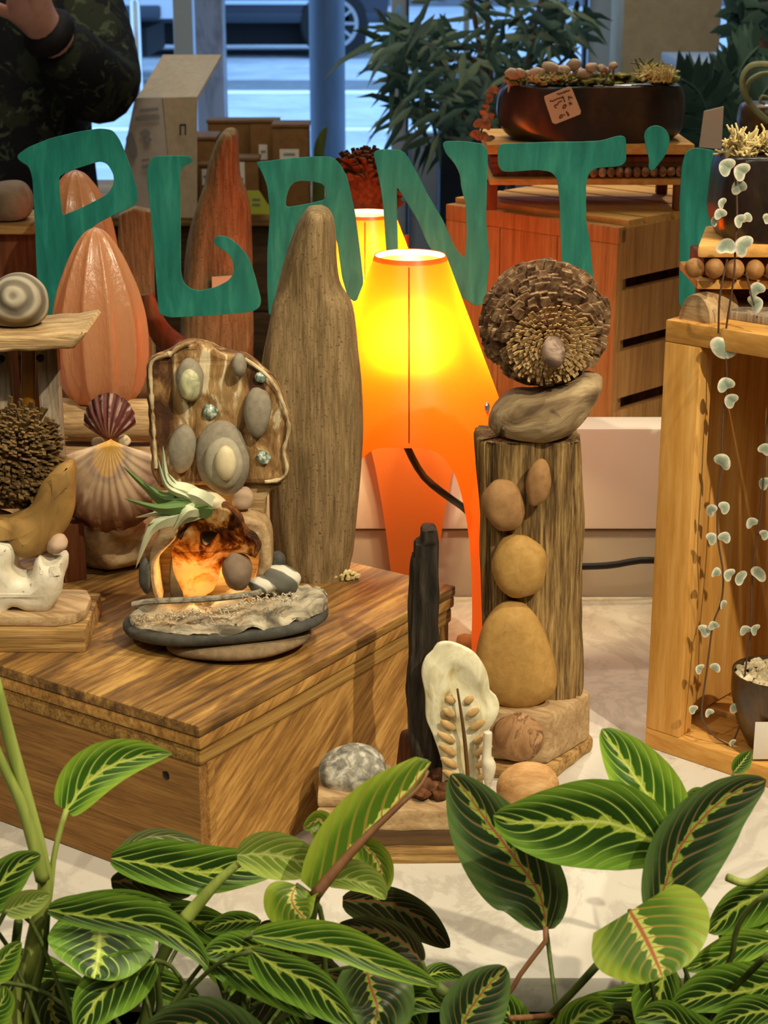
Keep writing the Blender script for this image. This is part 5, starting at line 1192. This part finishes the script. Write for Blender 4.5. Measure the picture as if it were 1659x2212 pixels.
tag(m.build('driftwood', M_drift, angle=180), 'mirrored copy of the tall driftwood lit orange behind the glass by the letter L', 'driftwood')
m = MB(); m.plate([(458, 598), (520, 594), (520, 640), (458, 640)], 1.985, .001, smooth_n=0); tag(m.build('price_tag', M_pricetag), 'pale paper tag on the orange lit driftwood inside the letter L', 'tag')
m = MB(); cr1, cs1 = MB(), MB()
pinecone(cr1, cs1, at(790, 398, 2.02), (.1, .75, .5), 66 * mpp(398, 2.02), 9, 9, 1.5)
pr = thing('pinecone', 'mirrored copy of the big pinecone behind the glass above the mirrored lamp', 'pinecone', at(790, 470, 2.02))  # solid copy standing in for the pinecone's reflection
cr1.build('cone_core', M_cone_d, pr); cs1.build('cone_scales', M_cone_d, pr, smooth=False)
m = MB(); m.loft([(450, 790, 835), (520, 795, 880), (700, 795, 880), (997, 790, 885)], 2.03, .5, 24, 16, .12, 60); tag(m.build('driftwood', M_brownwood), 'red brown driftwood stump carrying the pinecone behind the mirrored lamp', 'driftwood')
m = MB(); m.loft([(508, 862, 884), (512, 860, 885), (560, 862, 882), (640, 864, 880)], 1.86, .8, 20, 12, .08, 90); tag(m.build('wood_stub', M_brownwood), 'small brown wood stub showing just above the orange lamp shade', 'wood')
# left: stone on a board with brown panel, weathered upright board, curved branch
m = MB(); m.pillow([(-25, 440), (-15, 400), (20, 390), (50, 395), (68, 420), (70, 450), (55, 472), (10, 476), (-20, 470)], 1.90, .03, .03, 60, 10, 2.4); tag(m.build('stone', grainy('mottled_grey_stone', [(.3, '#5b4a3b'), (.7, '#85725c')], ns=40, bump=.1)), 'rounded grey brown stone at the left edge under the person', 'stone')
m = MB(); a, b = at(-60, 475, 1.90), at(80, 502, 1.90); m.box(((a.x + b.x) / 2, 1.93, (a.z + b.z) / 2), (b.x - a.x, .09, a.z - b.z), bevel=.002)
sh = thing('shelf_box', 'brown wooden box with a pale top board under the left grey stone', 'box', ((a.x + b.x) / 2, 1.93, 0)); m.build('top_board', M_layer, sh)
c, d = at(-60, 502, 1.90), at(78, 502, 1.90); MB().box(((c.x + d.x) / 2, 1.94, c.z / 2), (d.x - c.x, .08, c.z - .0005)).build('panel', M_brownwood, sh)
m = MB(); m.plate([(258, 462), (270, 452), (330, 450), (332, 560), (330, 1001), (255, 1001), (256, 600)], 2.02, .02, bevel=.003); tag(m.build('board', M_drift), 'weathered upright board behind the glass beside the mirrored glass bud', 'board')
m = MB(); m.tube([at(x, y, 1.86) for x, y in ((318, 635), (326, 668), (345, 715), (385, 755), (440, 790), (480, 840), (520, 930), (550, 1055))], lambda t: .007 + .020 * min(1, 1.5 * t), 14, 50); tag(m.build('branch', M_brownwood), 'curved brown branch behind the glass below the letter L', 'branch')

# counter at the back with kraft boxes
YC_ = 3.45
cn = thing('wood_counter', 'dark brown plank counter behind the glass carrying kraft boxes', 'counter', (at(400, 460, YC_).x, YC_ + .2, ZF))
za_, xL, xR = at(400, 462, YC_).z, at(-260, 460, YC_).x, at(760, 460, YC_).x
MB().box(((xL + xR) / 2, YC_ + .25, za_ - .012), (xR - xL, .5, .024), bevel=.003).build('counter_top', M_layer, cn)
hgt = (za_ - .024 - ZF)
for k in range(5):
    h0 = hgt / 5; MB().box(((xL + xR) / 2, YC_ + .03, ZF + h0 * (k + .5)), (xR - xL - .02, .03, h0 - .004), bevel=.003).build('front_plank', M_dark, cn)
def standbox(px0, px1, y0, y1, Y, dep, mat, name, label, cat, lab=None, group=None, rz=0.0, sink=True):
    a, b = at(px0, y0, Y), at(px1, y1, Y); base = za_ + .0005
    r = thing(name, label, cat, ((a.x + b.x) / 2, Y + dep / 2, base), group)
    MB().box(((a.x + b.x) / 2, Y + dep / 2, (a.z + base) / 2), (b.x - a.x, dep, a.z - base), rz=rz, bevel=.002).build('body', mat, r)
    MB().box(((a.x + b.x) / 2, Y + dep / 2, a.z + .001), (b.x - a.x + .004, dep + .004, .006), rz=rz, bevel=.001).build('flap', mat, r)
    if lab:
        c, d = at(lab[0], lab[1], Y), at(lab[2], lab[3], Y); o = MB().box(((c.x + d.x) / 2, Y - .001, (c.z + d.z) / 2), (d.x - c.x, .001, c.z - d.z)).build('sticker', M_paper, r)
        MB().box(((c.x + d.x) / 2, Y - .002, c.z * .55 + d.z * .45), ((d.x - c.x) * .6, .0008, .004)).build('print', M_print, o)
    return r
KB = [(362, 470, 300, 455, 3.46, .10, 'leftmost brown kraft box in the row, with a pale label', (383, 362, 418, 440)), (448, 552, 264, 455, 3.66, .06, 'brown kraft box behind the tip of the orange lit driftwood', None),
      (540, 604, 263, 455, 3.60, .05, 'tall brown kraft box in the middle of the row, right of the driftwood tip', (559, 312, 578, 345)), (588, 668, 273, 452, 3.5, .08, 'rightmost brown kraft box in the row, with a white label', (604, 322, 646, 346)),
      (430, 462, 358, 455, 3.40, .05, 'small brown kraft box with pale front beside the leftmost one', (436, 365, 456, 400)), (500, 560, 345, 455, 3.52, .06, 'low kraft box half hidden behind the orange lit driftwood', (515, 350, 530, 430))]
for x0, x1, y0, y1, Y, dep, lb, sticker in KB: standbox(x0, x1, y0, y1, Y, dep, M_kraft, 'kraft_box', lb, 'box', sticker, 'kraft boxes on the back counter')
m = MB(); m.plate([(534, 412), (560, 412), (585, 452), (588, 462), (536, 462)], 3.43, .004, smooth_n=0); o = tag(m.build('card', M_lime), 'lime green printed card lying beside the letter A', 'card')
for yy in (430, 441): 
    mm = MB(); a, b = at(545, yy, 3.427), at(562, yy, 3.427); mm.box((a + b) / 2, (b.x - a.x, .001, .003)); mm.build('print', M_print, o)
m = MB(); m.plate([(676, 456), (677, 336), (680, 310), (692, 285), (707, 270), (703, 310), (700, 342), (700, 456)], 3.56, .004, bevel=.001); tag(m.build('pointed_leaf', M_stem_d), 'dark pointed leaf standing above the letter A before the blue-grey post', 'leaf')
# carton with open flap
YK = 2.95
ct = thing('carton', 'open white and tan cardboard carton with its flap raised beside the person', 'carton', (at(350, 430, YK).x, YK + .05, at(350, 430, YK).z))
q = lambda x, y, Y: at(x, y, Y)
def panel(quad, mat, name, th=.004):
    m = MB(); n = (quad[1] - quad[0]).cross(quad[3] - quad[0]).normalized() * th; m.add(quad + [p + n for p in quad], [(0, 1, 2, 3), (7, 6, 5, 4), (0, 4, 5, 1), (1, 5, 6, 2), (2, 6, 7, 3), (3, 7, 4, 0)]); return m.build(name, mat, ct, smooth=False)
fr = panel([q(292, 212, YK), q(349, 210, YK), q(374, 470, YK - .0), q(246, 470, YK)], grainy('white_carton', [(.3, '#a39a8f'), (.7, '#b3aa9e')], ns=40, bump=.03), 'front_panel')
panel([q(352, 211, YK + .005), q(426, 209, YK + .05), q(426, 470, YK + .05), q(374, 470, YK + .005)], M_carton, 'side_panel')
panel([q(296, 212, YK + .16), q(352, 118, YK + .34), q(478, 118, YK + .34), q(424, 212, YK + .06)], M_carton, 'flap')
panel([q(292, 214, YK + .17), q(426, 209, YK + .20), q(426, 470, YK + .20), q(240, 470, YK + .2)], M_carton, 'back_panel')
for (x0, y0, x1, y1, hh) in ((302, 236, 342, 232, 7), (292, 254, 344, 250, 7), (306, 345, 322, 342, 5), (308, 360, 320, 357, 5)):
    panel([q(x0, y0, YK - .006), q(x1, y1, YK - .006), q(x1, y1 + hh, YK - .006), q(x0, y0 + hh, YK - .006)], M_print, 'print_line', .001).parent = fr
for n_, o in enumerate([x for x in ct.children]): pass
for o in [x for x in fr.children]: o.location = (0, 0, 0)
m = MB(); m.plate([(272, 300), (282, 285), (290, 300), (296, 330), (288, 345), (278, 325)], YK - .006, .001); m.plate([(302, 288), (315, 280), (325, 288), (315, 296)], YK - .006, .001); m.plate([(310, 300), (320, 296), (328, 302), (318, 310)], YK - .006, .001)
o = m.build('printed_drawing', M_print, ct); o.parent = fr
m = MB(); m.plate([(388, 268), (402, 268), (402, 292), (388, 292)], YK + .02, .001, [[(391, 272), (399, 272), (399, 292), (391, 292)]], smooth_n=0); m.build('printed_mark', M_black, ct)

# the pine crate's reflection as a solid copy, lit by the mirrored lamp
C1 = at(1337, 492, 1.86); C0 = at(963, 432, 2.03); C0.z = C1.z
d1 = Vector((C0.x - C1.x, C0.y - C1.y, 0)); W1 = d1.length; d1.normalize(); d2 = Vector((-d1.y, d1.x, 0)); d2 = d2 if d2.y > 0 else -d2
wc = thing('wooden_crate', 'mirrored copy of the pine crate glowing orange behind the letters N and T', 'crate', (C1.x, C1.y, 0)); ZT = C1.z
rz1 = math.atan2(d1.y, d1.x)
def vb(a0, a1, b0, b1, z0, zz, name, m, bev=.0015):
    c = Vector((C1.x, C1.y, (z0 + zz) / 2)) + d1 * ((a0 + a1) / 2) + d2 * ((b0 + b1) / 2)
    return MB().box(c, (a1 - a0, b1 - b0, zz - z0), rz=rz1, bevel=bev).build(name, m, wc)
DB = .30
vb(0, W1, 0, .012, .0005, ZT - .002, 'end_panel', M_pine_v) if False else None
d2s = 1 if Vector((0, 0, 1)).dot(d1.cross(d2)) > 0 else -1
def vb2(a0, a1, b0, b1, z0, zz, name, m, bev=.0015):
    c = Vector((C1.x, C1.y, (z0 + zz) / 2)) + d1 * ((a0 + a1) / 2) + d2 * ((b0 + b1) / 2)
    return MB().box(c, (a1 - a0, b1 - b0, zz - z0), rz=rz1, bevel=bev).build(name, m, wc)
for k in range(3):
    a = W1 * k / 3; vb2(a + .0006, a + W1 / 3 - .0006, 0, .012, .0005, ZT - .018, 'end_board', M_pine_v, .001)
vb2(0, W1, 0, .014, ZT - .018, ZT, 'end_rail', M_pine_v)
z = ZT - .002
for k, (h0, gap) in enumerate(((.054, .008), (.054, .008), (.052, .010), (.05, .008))):
    vb2(0, .010, .004, DB, z - h0, z, 'side_slat', M_pine_v, .001)
    vb2(W1 - .01, W1, .014, DB, z - h0, z, 'side_slat', M_pine_v, .001); z -= h0 + gap + .004
vb2(.002, .016, DB - .03, DB, .0005, ZT - .003, 'post', M_pine_v); vb2(.01, .024, .012, .03, .0005, ZT - .02, 'post', M_pine_v)
for k in range(6):
    b = .0 + k * .05; vb2(0, W1, b + .016 if k == 0 else b, b + .044, ZT - .003, ZT + .006, 'top_slat', M_pine_h, .001)
vb2(.02, W1 - .02, DB * .55, DB * .56, .001, ZT - .06, 'inner_panel', M_brownwood)
# reflections of the beaded stand and bark pot, built as solid copies
YS = 1.93
zs0 = ZT + .0065
st = thing('beaded_stand', 'mirrored copy of the beaded stand carrying the long bark pot behind the letter T', 'stand', (at(1270, 350, YS).x, YS + .05, zs0))
def sb(x0, x1, y0, y1, Y, dep, name, m): 
    a, b = at(x0, y0, Y), at(x1, y1, Y); return MB().box(((a.x + b.x) / 2, Y + dep / 2, (a.z + b.z) / 2), (b.x - a.x, dep, a.z - b.z), bevel=.0015).build(name, m, st)
sb(1052, 1500, 312, 334, YS, .16, 'top_board', M_pine_h); sb(1060, 1490, 352, 362, YS + .012, .13, 'frieze', M_brownwood); sb(1060, 1490, 338, 352, YS + .012, .13, 'frieze', M_brownwood)
sb(1058, 1480, 386, 400, YS + .004, .14, 'lower_rail', M_pine_h); sb(1066, 1470, 362, 387, YS + .02, .11, 'frieze', M_brownwood)
a = at(1060, 400, YS)
for x, yy in ((1064, YS + .006), (1472, YS + .006), (1064, YS + .13), (1472, YS + .13)):
    p = at(x, 400, YS); MB().box((p.x, yy + .008, (p.z + zs0) / 2), (.012, .014, p.z - zs0), bevel=.001).build('leg', M_brownwood, st)
for k in range(15): MB().peb(1208 + k * 18.6, 374 - k * .3, 9.4, 11.5, YS + .004, .0046, 0, .05, 2).build('bead', M_cone, st)
wcard = MB(); wcard.plate([(1521, 240), (1563, 230), (1558, 322), (1510, 318)], YS + .02, .002, smooth_n=0); tag(wcard.build('card', M_paper), 'blank white card leaning at the right end of the beaded stand', 'card')
zpt = at(1270, 312, YS).z
bp_ = thing('bark_planter', 'mirrored copy of the dark bark pot with moss, round fungi and a pale price tag', 'planter', (at(1275, 300, YS).x, YS + .06, zpt))
m = MB(); m.loft([(180, 1098, 1462), (184, 1090, 1468), (205, 1080, 1474), (240, 1075, 1475), (270, 1082, 1470), (290, 1098, 1455), (300, 1125, 1430), (311, 1180, 1390)], YS + .06, .35, 56, 40, .05, 40, 2.8, dabs=.055); m.build('bark_pot', M_pot, bp_, angle=180)
m = MB()
random.seed(12)
for k in range(90):
    x = random.uniform(1100, 1455); m.peb(x, random.uniform(163, 182), random.uniform(8, 22), random.uniform(5, 11), YS + .06 + random.uniform(-.05, .04), .008, 0, .6, 1)
o = m.build('moss', M_moss, bp_); o['kind'] = 'stuff'
lichen('lichen', 1385, 1450, 160, 178, YS + .03, .02, 60, bp_, M_lichen, 3, .012)
lichen('lichen', 1150, 1230, 168, 182, YS + .02, .01, 40, bp_, M_lichen, 4, .008)
for x, y, r in ((1108, 160, 18), (1125, 158, 14), (1160, 158, 18), (1190, 148, 21), (1205, 152, 16), (1220, 152, 15), (1240, 140, 18), (1262, 160, 16), (1250, 158, 14), (1278, 146, 14), (1300, 148, 12), (1325, 142, 11), (1100, 172, 12), (1140, 160, 12), (1310, 152, 10)):
    m = MB(); m.peb(x, y, r, r * .72, YS + .03 + random.uniform(-.02, .02), .006, random.uniform(-25, 25), .25, 2); p = at(x, y, YS + .03); m.tube([p, p - Vector((0, 0, .014))], .0016, 6); m.build('fungus', M_stone_pink, bp_)
m = MB()
for k in range(9):
    p = at(1385 + k * 3, 168, YS + .05); m.tube([p, p + Vector((random.uniform(-.008, .008), 0, .012)), p + Vector((random.uniform(-.018, .018), 0, random.uniform(.012, .022)))], .0008, 5)
m.build('twig', M_stem_d, bp_)
tagp = [(1176, 208), (1228, 187), (1234, 188), (1255, 240), (1253, 247), (1200, 268), (1193, 265), (1176, 214)]
m = MB(); m.plate(tagp, YS - .0005, .001, smooth_n=0); tg = m.build('price_tag', M_pricetag, bp_)
m = MB()
def scribble(P): m.tube([at(1150 + x * .0844, 160 + y * .0844, YS - .0015) for x, y in P], .0006, 5, len(P) * 5)
for P in ([(620, 520), (660, 500), (690, 525), (720, 490), (760, 500), (800, 455), (830, 480), (860, 430), (900, 445), (960, 410)], [(440, 690), (540, 690), (620, 640), (780, 600), (800, 600), (760, 570)], [(780, 590), (810, 660), (830, 720)], [(570, 850), (580, 800), (640, 780), (680, 720), (760, 690)], [(620, 870), (580, 850)], [(780, 880), (800, 810), (860, 790), (840, 860), (780, 880)], [(910, 580), (1030, 610)], [(920, 580), (940, 670)], [(930, 740), (1020, 770)], [(980, 720), (950, 800)], [(870, 950), (920, 1080)], [(860, 1000), (900, 990), (940, 1060)], [(690, 1110), (740, 1040), (770, 1080), (720, 1130), (690, 1110)], [(800, 1030), (830, 1060)]): scribble(P)
m.build('handwriting', M_ink, bp_).parent = tg
for o in tg.children: o.location = (0, 0, 0)
for x, y, r in ((1066, 195, 12), (1056, 212, 11), (1050, 232, 9), (1045, 250, 13), (1058, 255, 12), (1035, 268, 13), (1050, 272, 11), (1028, 292, 13), (1044, 296, 13), (1060, 300, 9)):
    m = MB(); heart(m, x, y, r, YS + .03, R(random.uniform(90, 270)), .4, R(random.uniform(-40, 40))); m.build('dry_leaf', M_heart_dry, bp_, angle=180)
m = MB(); m.tube([at(x, y, YS + .034) for x, y in ((1095, 180), (1070, 200), (1052, 235), (1045, 265), (1035, 300))], .001, 6, 20); m.build('vine', M_vine, bp_)

# pot with curled ribbon at the upper right
YR = 2.3
rp = thing('round_pot', 'brown round pot with a curled green tendril at the upper right edge', 'pot', at(1650, 300, YR))
m = MB(); m.loft([(222, 1605, 1720), (230, 1598, 1730), (260, 1594, 1735), (290, 1600, 1730), (330, 1612, 1715)], YR, .9, 32, 24, .05, 60); m.build('bowl', M_coco, rp, angle=180)
m = MB(); m.tube([at(x, y, YR - .07) for x, y in ((1659, 262), (1630, 235), (1608, 200), (1606, 165), (1625, 142), (1662, 140))], .004, 8, 40, 2.0)
m.tube([at(x, y, YR - .06) for x, y in ((1612, 210), (1618, 178), (1640, 162), (1668, 158))], .003, 8, 40, 2.0)
m.tube([at(x, y, YR - .05) for x, y in ((1668, 215), (1648, 208), (1642, 220), (1652, 224))], .002, 8, 30, 1.5); m.build('curled_tendril', grainy('pale_tendril', [(.3, '#6b6d45'), (.7, '#96936a')], ns=60, bump=.1), rp)

# plants by the window
def foliage(parent, spots, n, Y, dY, ln, wd, mats, seed, down=.3, name='foliage'):
    random.seed(seed); ms = [MB() for _ in mats]
    for k in range(n):
        x0, y0, x1, y1 = random.choice(spots); p = at(random.uniform(x0, x1), random.uniform(y0, y1), Y + random.uniform(-dY, dY))
        a = random.uniform(0, 2 * math.pi); d = Vector((math.cos(a), random.uniform(-.6, .6), math.sin(a) * .7 - down)).normalized(); L = ln * random.uniform(.6, 1.3)
        s_ = d.cross(Vector((random.uniform(-.6, .6), -1, random.uniform(-.4, .4)))).normalized() * wd * random.uniform(.7, 1.2); n_ = d.cross(s_).normalized()
        c = [p, p + d * L * .3 + s_ + n_ * wd * .3, p + d * L * .3 - s_ + n_ * wd * .3, p + d * L * .35, p + d * L * .7 + s_ * .6, p + d * L * .7 - s_ * .6, p + d * L * .7 - n_ * wd * .2, p + d * L - Vector((0, 0, L * .12))]
        random.choice(ms).add(c, [(0, 1, 3), (0, 3, 2), (1, 4, 6, 3), (3, 6, 5, 2), (4, 7, 6), (6, 7, 5)])
    for m, mt in zip(ms, mats):
        if m.v: m.build(name, mt, parent, angle=180)
M_fd = plain('dark_foliage', '#304a45', .5); M_fm = plain('mid_foliage', '#4d6a5c', .45); M_fl = plain('light_foliage', '#82957a', .45)
YB_ = 4.2
bb = thing('bamboo_plant', 'tall leafy plant with thin stems in the window above the letters N and T', 'plant', (at(1060, 300, YB_).x, YB_, ZF))
m = MB()
for P in ([(1060, 560), (1066, 300), (1056, 100), (1050, -60)], [(1085, 560), (1060, 330), (1040, 130), (1010, -40)], [(1040, 560), (1010, 300), (960, 160), (930, 40)], [(1075, 560), (1120, 250), (1150, 80), (1180, -40)], [(1065, 260), (1030, 140), (985, 125), (930, 150)], [(1050, 560), (990, 330), (920, 240), (860, 230)]):
    m.tube([at(x, y, YB_) for x, y in P], .006, 6, 30)
m.build('stem', M_vine, bb)
foliage(bb, [(880, 0, 1060, 130), (900, 80, 1080, 240), (860, 110, 960, 260), (900, 200, 1060, 320), (1060, 0, 1180, 160), (1180, 10, 1262, 110), (840, 60, 900, 130), (1080, 120, 1180, 200)], 520, YB_, .3, .085, .0085, [M_fd, M_fm, M_fl], 31)
foliage(bb, [(850, 120, 900, 260), (820, 20, 870, 100)], 26, YB_, .1, .13, .009, [M_fd, M_fm], 33, .5)
m = MB(); m.lathe([(.001, 0), (.12, 0), (.15, .32), (.14, .32), (.135, .29), (.001, .29)], (at(1060, 300, YB_).x, YB_, ZF), 32); m.build('planter', M_planter, bb)
m = MB(); a = at(1000, 240, 4.75); b = at(1250, 540, 4.75)
dk = thing('dark_bin', 'dark blue bin standing inside the window behind the leafy plant', 'bin', ((a.x + b.x) / 2 - .06, 4.75, ZF))
MB().box((at(1030, 240, 4.75).x, 4.75, (at(1030, 170, 4.75).z + ZF) / 2), (.20, .2, at(1030, 170, 4.75).z - ZF), bevel=.01).build('body', M_dkframe, dk)
MB().box((at(1030, 240, 4.75).x, 4.75, at(1030, 170, 4.75).z), (.22, .22, .02), bevel=.006).build('bin_lid', M_dkframe, dk)
YQ = 3.3
pm = thing('palm_plant', 'dark arching palm leaves beside the beige pillar at the upper right', 'plant', (at(1560, 300, YQ).x, YQ, ZF))
def frond(parent, P, Y, mats, n=16, ln=.09, seed=1, wd=.009):
    random.seed(seed); m = MB(); Q = catmull([at(x, y, Y) for x, y in P], n * 2, False); m.tube(Q, .003, 6)
    for i in range(2, len(Q) - 1):
        t = (Q[i + 1] - Q[i - 1]).normalized(); sd = t.cross(Vector((0, 1, 0))).normalized()
        for s in (-1, 1):
            d = (sd * s * .8 + t * .7 + Vector((0, random.uniform(-.4, .4), -.2))).normalized(); L = ln * (1 - .5 * i / len(Q)); w_ = d.cross(Vector((0, 1, .2))).normalized() * wd
            m.add([Q[i] - w_ * .4, Q[i] + w_ * .4, Q[i] + d * L * .5 + w_, Q[i] + d * L * .5 - w_, Q[i] + d * L], [(0, 1, 2, 3), (3, 2, 4)])
    m.build('frond', mats, parent, angle=180)
for i, P in enumerate(([(1560, 380), (1540, 280), (1510, 200), (1470, 170)], [(1570, 380), (1580, 250), (1600, 150), (1640, 100)], [(1560, 380), (1520, 310), (1490, 270), (1480, 250)], [(1590, 380), (1620, 280), (1650, 200), (1690, 170)], [(1580, 380), (1560, 260), (1560, 190), (1590, 150)], [(1550, 380), (1500, 300), (1490, 220), (1500, 190)], [(1600, 380), (1640, 330), (1680, 300), (1720, 290)])):
    frond(pm, P, YQ + .05 * (i % 3), (M_fd, M_fm)[i % 2], seed=i, ln=.11)
m = MB(); m.lathe([(.001, 0), (.09, 0), (.12, .25), (.11, .25), (.105, .22), (.001, .22)], (at(1560, 300, YQ).x, YQ, ZF), 32); m.build('planter', M_planter, pm)
m = MB(); p = at(1560, 380, YQ); m.tube([p, (p.x, YQ, ZF + .2)], .012, 8); m.build('stem', M_stem_d, pm)
YT = 3.9
tp = thing('terracotta_pot_plant', 'small bushy plant in a terracotta pot at the top right corner', 'plant', at(1630, 110, YT))
p = at(1630, 108, YT); kk = mpp(108, YT)
m = MB(); m.lathe([(.001, 0), (32 * kk, 0), (44 * kk, 40 * kk), (48 * kk, 40 * kk), (48 * kk, 52 * kk), (40 * kk, 52 * kk), (.001, 48 * kk)], (p.x, YT, at(1630, 120, YT).z), 32); m.build('pot', grainy('terracotta', [(.3, '#6d4a3c'), (.7, '#8a6350')], ns=30, bump=.05), tp)
foliage(tp, [(1590, -20, 1680, 70)], 160, YT, .08, .05, .014, [M_fd, M_fm], 44, 0)
sh_ = MB(); pz = at(1630, 120, YT).z; sh_.box((p.x + .1, YT, pz - .012), (.55, .3, .02), bevel=.003)
ws = thing('window_shelf', 'pale shelf in the window carrying the small terracotta pot', 'shelf', (p.x + .1, YT, ZF)); sh_.build('shelf_board', M_frame, ws)
for dx in (-.12, .34): MB().box((p.x + dx, YT, (pz - .022 + ZF) / 2), (.025, .25, pz - .022 - ZF)).build('leg', M_frame, ws)

# ------------------------------------------------------------------ person in a dark camouflage jacket
pe = thing('person', 'person in a dark camouflage jacket raising one forearm at the upper left', 'person', (-.71, 3.1, ZF))
def skin_obj(name, mat, verts, edges, rad, parent, sub=2, root=0):
    me = bpy.data.meshes.new(name); off = root_loc(parent); me.from_pydata([Vector(v) - off for v in verts], edges, [])
    o = bpy.data.objects.new(name, me); COL.objects.link(o); o.parent = parent; me.materials.append(mat)
    md = o.modifiers.new('skin', 'SKIN'); md.use_smooth_shade = True
    if not me.skin_vertices: 
        bm = bmesh.new(); bm.from_mesh(me); bm.verts.layers.skin.verify(); bm.to_mesh(me); bm.free()
    for i, r in enumerate(rad):
        s = me.skin_vertices[0].data[i]; s.radius = (r, r) if not isinstance(r, tuple) else r; s.use_root = (i == root)
    sb_ = o.modifiers.new('sub', 'SUBSURF'); sb_.levels = sub; sb_.render_levels = sub; return o
sx, sy = -.71, 3.14
E = at(228, 212, 2.90); Wr = at(85, 48, 2.78); S = Vector((-.56, 3.12, .58)); Hn = at(62, 10, 2.755)
bv = [(sx, sy, .02), (sx, sy, .25), (sx, sy, .47), (sx, sy - .01, .60), (sx, sy - .03, .70), (sx, sy - .03, .79), S, E, Wr, Hn,
      (sx - .18, 3.1, .56), (sx - .26, 2.95, .33), (sx - .12, 2.80, .45), (sx - .08, 2.76, .51), (sx + .09, sy, -.05), (sx + .10, sy - .02, -.42), (sx + .10, sy + .02, -.74), (sx + .10, sy - .12, -.775), (sx - .09, sy, -.05), (sx - .10, sy - .02, -.42), (sx - .10, sy + .02, -.74), (sx - .10, sy - .12, -.775)]
be = [(0, 1), (1, 2), (2, 3), (3, 4), (4, 5), (2, 6), (6, 7), (7, 8), (8, 9), (2, 10), (10, 11), (11, 12), (12, 13), (0, 14), (14, 15), (15, 16), (16, 17), (0, 18), (18, 19), (19, 20), (20, 21)]
br = [(.14, .10), (.13, .10), (.13, .09), .05, .082, .085, .055, .04, .028, .036, .055, .04, .028, .036, .08, .055, .04, .035, .08, .055, .04, .035]
k0 = len(bv)
for hi, (hnd, base) in enumerate(((9, Hn), (13, Vector(bv[13])))):
    dr = (Vector(bv[hnd]) - Vector(bv[hnd - 1])).normalized(); sd = dr.cross(Vector((0, 1, 0))).normalized()
    for f in range(5):
        o_ = sd * (.026 - f * .0145); p1 = Vector(bv[hnd]) + dr * (.03 if f else .0) + o_ * (1.0 if f else 1.3); L = (.030, .042, .046, .042, .032)[f]
        p2 = p1 + dr * L + Vector((0, -.012, 0)) + (sd * .02 if f == 0 else Vector()); p3 = p2 + dr * L * .35 + Vector((0, -.022, 0))
        i = len(bv); bv += [p1, p2, p3]; br += [.011, .0095, .008]; be += [(hnd, i), (i, i + 1), (i + 1, i + 2)]
M_skin = grainy('skin', [(.3, '#b98a7c'), (.7, '#c99a8b')], ns=40, bump=.03, rough=.5)
body = skin_obj('body', M_skin, bv, be, br, pe)
def camo():
    t = NT('camouflage_fabric'); n = t.noise(t.coord((1, 1, .8)), 16, 3, .6, 1.0); n2 = t.noise(t.coord((1, 1, 1), (0, 0, 1)), 24, 5, .7, 1.5); n3 = t.noise(t.coord(), 420, 2)
    c = t.mix(t.ss(n, .52, .56), lc('#16181a'), lc('#282d22')); c = t.mix(t.ss(n2, .58, .62), c, lc('#414a38')); c = t.mix(t.ss(n2, .30, .26), c, lc('#1d2417'))
    t.bump(t.m_('ADD', n3, t.m_('MULTIPLY', n, 3)), .3, .004); return t.fin(c, .85, .15)
M_camo = camo()
Lr = lambda a, b, t: Vector(a).lerp(Vector(b), t)
jv = [(sx, sy, -.02), (sx, sy, .12), (sx, sy, .28), (sx, sy, .48), (sx, sy - .01, .60), S, Lr(S, E, .5) + Vector((.012, 0, .0)), E, Lr(E, Wr, .45), Lr(E, Wr, .80), bv[10], bv[11], Lr(bv[11], bv[12], .85)]
je = [(0, 1), (1, 2), (2, 3), (3, 4), (3, 5), (5, 6), (6, 7), (7, 8), (8, 9), (3, 10), (10, 11), (11, 12)]
jr = [(.235, .16), (.235, .16), (.22, .15), (.17, .12), .085, .084, .080, .072, .060, .052, .08, .072, .05]
skin_obj('jacket', M_camo, jv, je, jr, pe)
skin_obj('cuff', grainy('ribbed_black_cuff', [(.3, '#0c0a0d'), (.7, '#19161b')], ns=60, bump=.3), [Lr(E, Wr, .76), Lr(E, Wr, .88), Lr(E, Wr, .99)], [(0, 1), (1, 2)], [.049, .046, .040], pe, 2)
skin_obj('trousers', M_dkframe, [(sx, sy, .02), bv[14], bv[15], (sx + .10, sy + .02, -.72), bv[18], bv[19], (sx - .10, sy + .02, -.72)], [(0, 1), (1, 2), (2, 3), (0, 4), (4, 5), (5, 6)], [(.15, .11), .095, .07, .058, .095, .07, .058], pe)
m = MB(); m.ell((sx, sy + .015, .79), (.092, .095, .105), amp=.12, sub=3)
m.build('hair', M_cone_d, pe)
for s in (-1, 1):
    m = MB(); m.ell((sx + s * .10, sy - .07, ZF + .035), (.045, .12, .035), amp=.05, sub=3); m.build('shoe', M_black, pe)
    m = MB(); m.ell((sx + s * .03, sy - .11, .765), (.012, .006, .007), amp=0, sub=2); m.build('eye', M_black, pe)
    m = MB(); m.ell((sx + s * .085, sy - .02, .75), (.012, .018, .028), amp=0, sub=2); m.build('ear', M_skin, pe)
m = MB(); m.ell((sx, sy - .115, .735), (.012, .018, .024), amp=0, sub=2); m.build('nose', M_skin, pe)
m = MB(); m.ell((sx, sy - .105, .69), (.024, .008, .007), amp=0, sub=2); m.build('mouth', M_stone_pink, pe)
